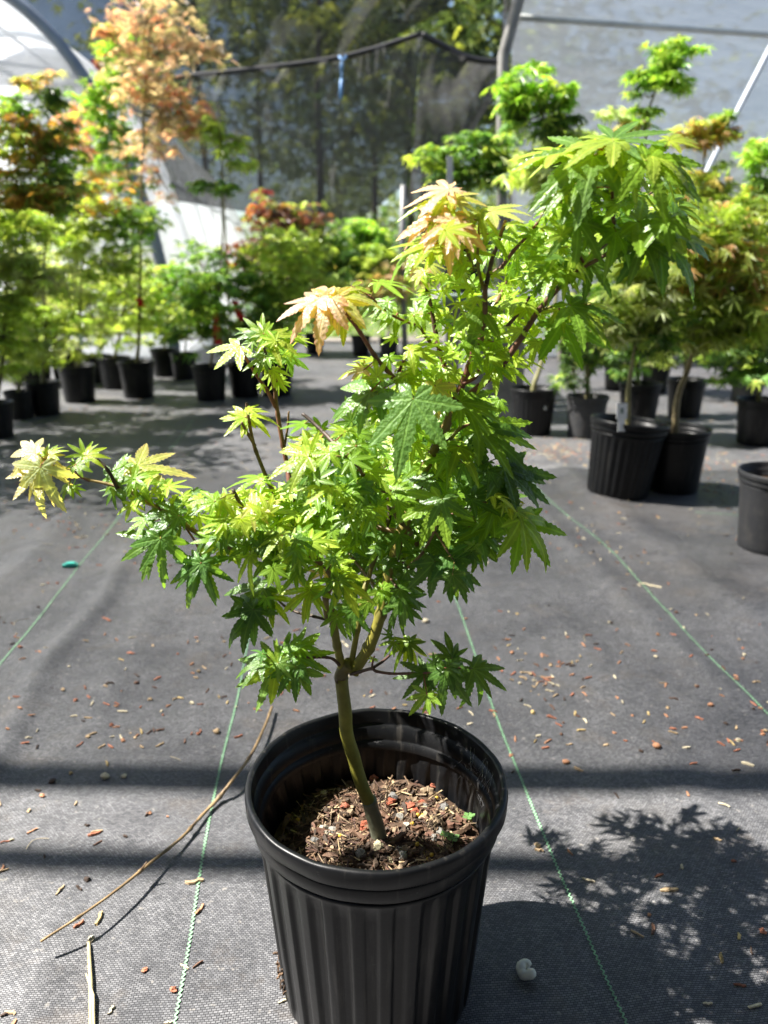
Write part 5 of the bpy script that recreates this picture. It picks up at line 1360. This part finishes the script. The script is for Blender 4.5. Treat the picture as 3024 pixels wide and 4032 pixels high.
def net(name, top, bot, Y, mat, label, nx=90, ny=22, hem=None, billow=0.12):
    tp = [np.array(p) for p in spline(top, 12)]; bt = [np.array(p) for p in spline(bot, 12)]
    def samp(L, t):
        q = t * (len(L) - 1); i = min(int(q), len(L) - 2); return L[i] + (L[i + 1] - L[i]) * (q - i)
    o = empty(name, at9(top[0][0], top[0][1], Y), label, 'net')
    V, Fc = [], []
    for j in range(ny + 1):
        for i in range(nx + 1):
            a, b = samp(tp, i / nx), samp(bt, i / nx)
            q = a + (b - a) * (j / ny)
            y = Y + billow * math.sin(math.pi * j / ny) * math.sin(math.pi * i / nx) + 0.10 * noise.noise(Vector((i * .16, j * .12, Y))) + 0.014 * math.sin(i * 1.9 + 2.5 * math.sin(j * .35)) * (1 - 0.6 * j / ny)
            V.append(at9(q[0], q[1], y) - o.location)
    for j in range(ny):
        for i in range(nx): Fc.append((j * (nx + 1) + i, j * (nx + 1) + i + 1, (j + 1) * (nx + 1) + i + 1, (j + 1) * (nx + 1) + i))
    link('netting', mesh('netting', V, Fc, mat), o)
    if hem:
        m = MB(); m.tube([at9(*samp(tp, i / 40), Y - 0.01) - o.location for i in range(41)], hem, 6, (0.012, 0.012, 0.013)); m.build('hem_rope', M_SMALL, o)
    return o
TOP = [(60, 185), (250, 180), (400, 165), (560, 148), (700, 130), (800, 108), (912, 72)]
net('shade_net', TOP, [(60, 420), (330, 430), (480, 450), (600, 470), (690, 492), (780, 470), (880, 395)], 6.0, M_NET, 'sagging black shade net hung across the middle background', hem=0.018)
net('shade_net', [(-100, -220), (300, -220), (600, -220), (1000, -220), (1100, -220)], [(-100, 190), (250, 178), (420, 160), (560, 143), (700, 125), (800, 104), (960, 20)], 6.15, M_NET2, 'upper black shade net filling the top of the view', billow=0.0)
net('shade_net', [(912, 74), (960, 100), (1010, 124), (1050, 132), (1088, 132)], [(880, 470), (930, 440), (980, 380), (1030, 270), (1086, 190)], 5.6, M_NET, 'dark triangle of shade net tied to the corner post', nx=20, hem=0.02)
net('shade_net', [(1090, -200), (1105, -200), (1120, -200)], [(1085, 130), (1092, 130), (1100, 60)], 4.42, M_NET, 'bunched strip of black net hanging from the corner post top', nx=8)
m = MB()
for u, v, h in ((740, 128, 26), (738, 170, 44)):
    m.tube([at9(u, v, 5.9), at9(u - 2, v + h, 5.9)], 0.012, 6, (0.10, 0.22, 0.42))
m.tube([at9(733, 122, 5.9), at9(740, 132, 5.88), at9(748, 122, 5.9)], 0.010, 6, (0.10, 0.22, 0.42)); m.tube([at9(738, 150, 5.9), at9(738, 172, 5.9)], 0.006, 6, (0.10, 0.22, 0.42))
tag(m.build('blue_cord', M_SMALL), 'short blue cord tied to the hem of the hanging net', 'cord')

# ------------------------------------------------------------------ beyond: grass and trees
def grass():
    g = np.random.default_rng(3); n = 9000
    x = g.uniform(-2.6, 2.2, n); y = 6.3 + 6 * g.random(n) ** 1.4
    a = g.random(n) * 6.283; h = g.uniform(0.03, 0.13, n); w = 0.006
    lean = g.normal(0, 0.05, (n, 2))
    V = np.zeros((n, 3, 3))
    V[:, 0] = np.stack([x - w * np.cos(a), y - w * np.sin(a), -0.013 + 0 * x], 1); V[:, 1] = np.stack([x + w * np.cos(a), y + w * np.sin(a), -0.013 + 0 * x], 1); V[:, 2] = np.stack([x + lean[:, 0], y + lean[:, 1], h], 1)
    c = np.array([(0.10, 0.22, 0.03), (0.16, 0.30, 0.05), (0.24, 0.34, 0.07)])[g.integers(0, 3, n)]
    o = link('grass', mesh('grass', V.reshape(-1, 3), np.arange(n * 3).reshape(-1, 3), M_BGL, False, np.repeat(c, 3, 0)))
    tag(o, 'sunlit green grass strip beyond the cloth path', 'grass', kind='stuff')
grass()
def far_tree(x, y, h, crown, label, pal, r=0.05, n=3400, leaf=0.16, lean=0.0, low=0.3):
    o = empty('tall_tree', (x, y, -0.014), label, 'tree', 'woodland trees behind the nets')
    m = MB(); S = [Vector((lean * t * h + 0.15 * noise.noise(Vector((x, t * 3, y))), 0.15 * noise.noise(Vector((x + 5, t * 3, y))), t * h)) for t in np.linspace(0, 1, 12)]
    m.tube(S, [r * (1.25 - 1.1 * k / 11) for k in range(12)], 9, (0.075, 0.06, 0.05)); m.build('trunk', M_FARBARK, o)
    VV, TT, CC, off = [], [], [], 0
    g = np.random.default_rng(int(abs(x * 100) + y * 7))
    br = MB()
    K = 16
    for k in range(K):
        t = low + (1 - low) * (k + g.random()) / K
        a = g.random() * 6.283; L = crown * (1.1 - 0.75 * (t - low) / (1 - low)) * g.uniform(0.55, 1.1)
        p0 = S[min(11, int(t * 11))]; c = p0 + Vector((math.cos(a) * L * .75, math.sin(a) * L * .75, g.uniform(-.1, .25) * L))
        br.tube([p0, (p0 + c) / 2 + Vector((0, 0, .1 * L)), c], [r * .3, r * .2, r * .08], 5, (0.07, 0.055, 0.045))
        V, T, C, _ = leaf_cloud(c, (L * .62, L * .62, L * .30), n // K, pal, leaf, 'n', g)
        VV.append(V); TT.append(T + off); CC.append(C); off += len(V)
    br.build('branch', M_FARBARK, o)
    link('crown', mesh('crown', np.concatenate(VV), np.concatenate(TT), M_BGL, False, np.concatenate(CC)), o)
FG = [(0.08, 0.12, 0.035), (0.12, 0.165, 0.045), (0.16, 0.20, 0.06)]
FY = [(0.18, 0.22, 0.04), (0.22, 0.25, 0.05), (0.14, 0.18, 0.04)]
far_tree(-0.9, 11.5, 7.5, 2.3, 'leafy olive green tree behind the upper net', FY, n=3200)
far_tree(-2.9, 13.5, 8.0, 2.4, 'dark tree showing above the white tunnel house', FG)
far_tree(0.35, 13.0, 8.5, 2.2, 'dark trunked tree near the middle of the net', FG, r=0.055)
far_tree(1.6, 10.5, 7.0, 2.0, 'dark leafy tree in the gap beside the corner post', [(0.03, 0.055, 0.018), (0.05, 0.08, 0.025)], n=3000)
far_tree(-2.2, 15.5, 9.0, 2.6, 'tall tree behind the tan maple crown', FG)
far_tree(-0.2, 17.0, 9.0, 2.6, 'distant tall tree low behind the net', FG, r=0.06)
far_tree(2.9, 14.0, 8.0, 2.4, 'tree half hidden behind the grey film wall', FG)
far_tree(0.9, 18.5, 9.5, 2.8, 'slender distant tree right of the net middle', FG, r=0.055)
def far_wood():
    g = np.random.default_rng(8)
    VV, TT, CC, off = [], [], [], 0
    for k in range(34):
        x = g.uniform(-5.5, 14); y = g.uniform(22, 27); h = g.uniform(2.2, 4.6)
        V, T, C, _ = leaf_cloud((x, y, h * .5), (1.5, 1.2, h * .5), 420, FG, 0.26, 'n', g)
        VV.append(V); TT.append(T + off); CC.append(C); off += len(V)
    o = link('far_woods', mesh('far_woods', np.concatenate(VV), np.concatenate(TT), M_BGL, False, np.concatenate(CC)))
    tag(o, 'dense dark woodland closing the view behind the nets', 'woods', kind='stuff')
far_wood()
def far_shrub(x, y, r, h, label, pal, n=900):
    o = empty('shrub', (x, y, -0.014), label, 'shrub', 'shrubs along the far edge')
    m = MB()
    for k in range(5):
        a = k * 1.26; m.tube([(0, 0, 0), (math.cos(a) * r * .3, math.sin(a) * r * .3, h * .6)], [.02, .01], 5, (0.09, 0.07, 0.05))
    m.build('stem', M_FARBARK, o)
    V, T, C, _ = leaf_cloud((0, 0, h * .55), (r, r, h * .5), n, pal, 0.09)
    link('crown', mesh('crown', V, T, M_BGL, False, C), o)
far_shrub(-1.4, 12.5, 1.2, 1.0, 'dark shrub at the far edge behind the yellow maple', FG)
far_shrub(0.6, 11.0, 1.1, 1.2, 'green shrub below the net hem beside the pale post', PC['green'])
far_shrub(-3.2, 11.5, 1.2, 1.1, 'shrub at the far end of the white tunnel', FG)
far_shrub(2.0, 12.0, 1.3, 1.3, 'dark shrub behind the bench', FG)
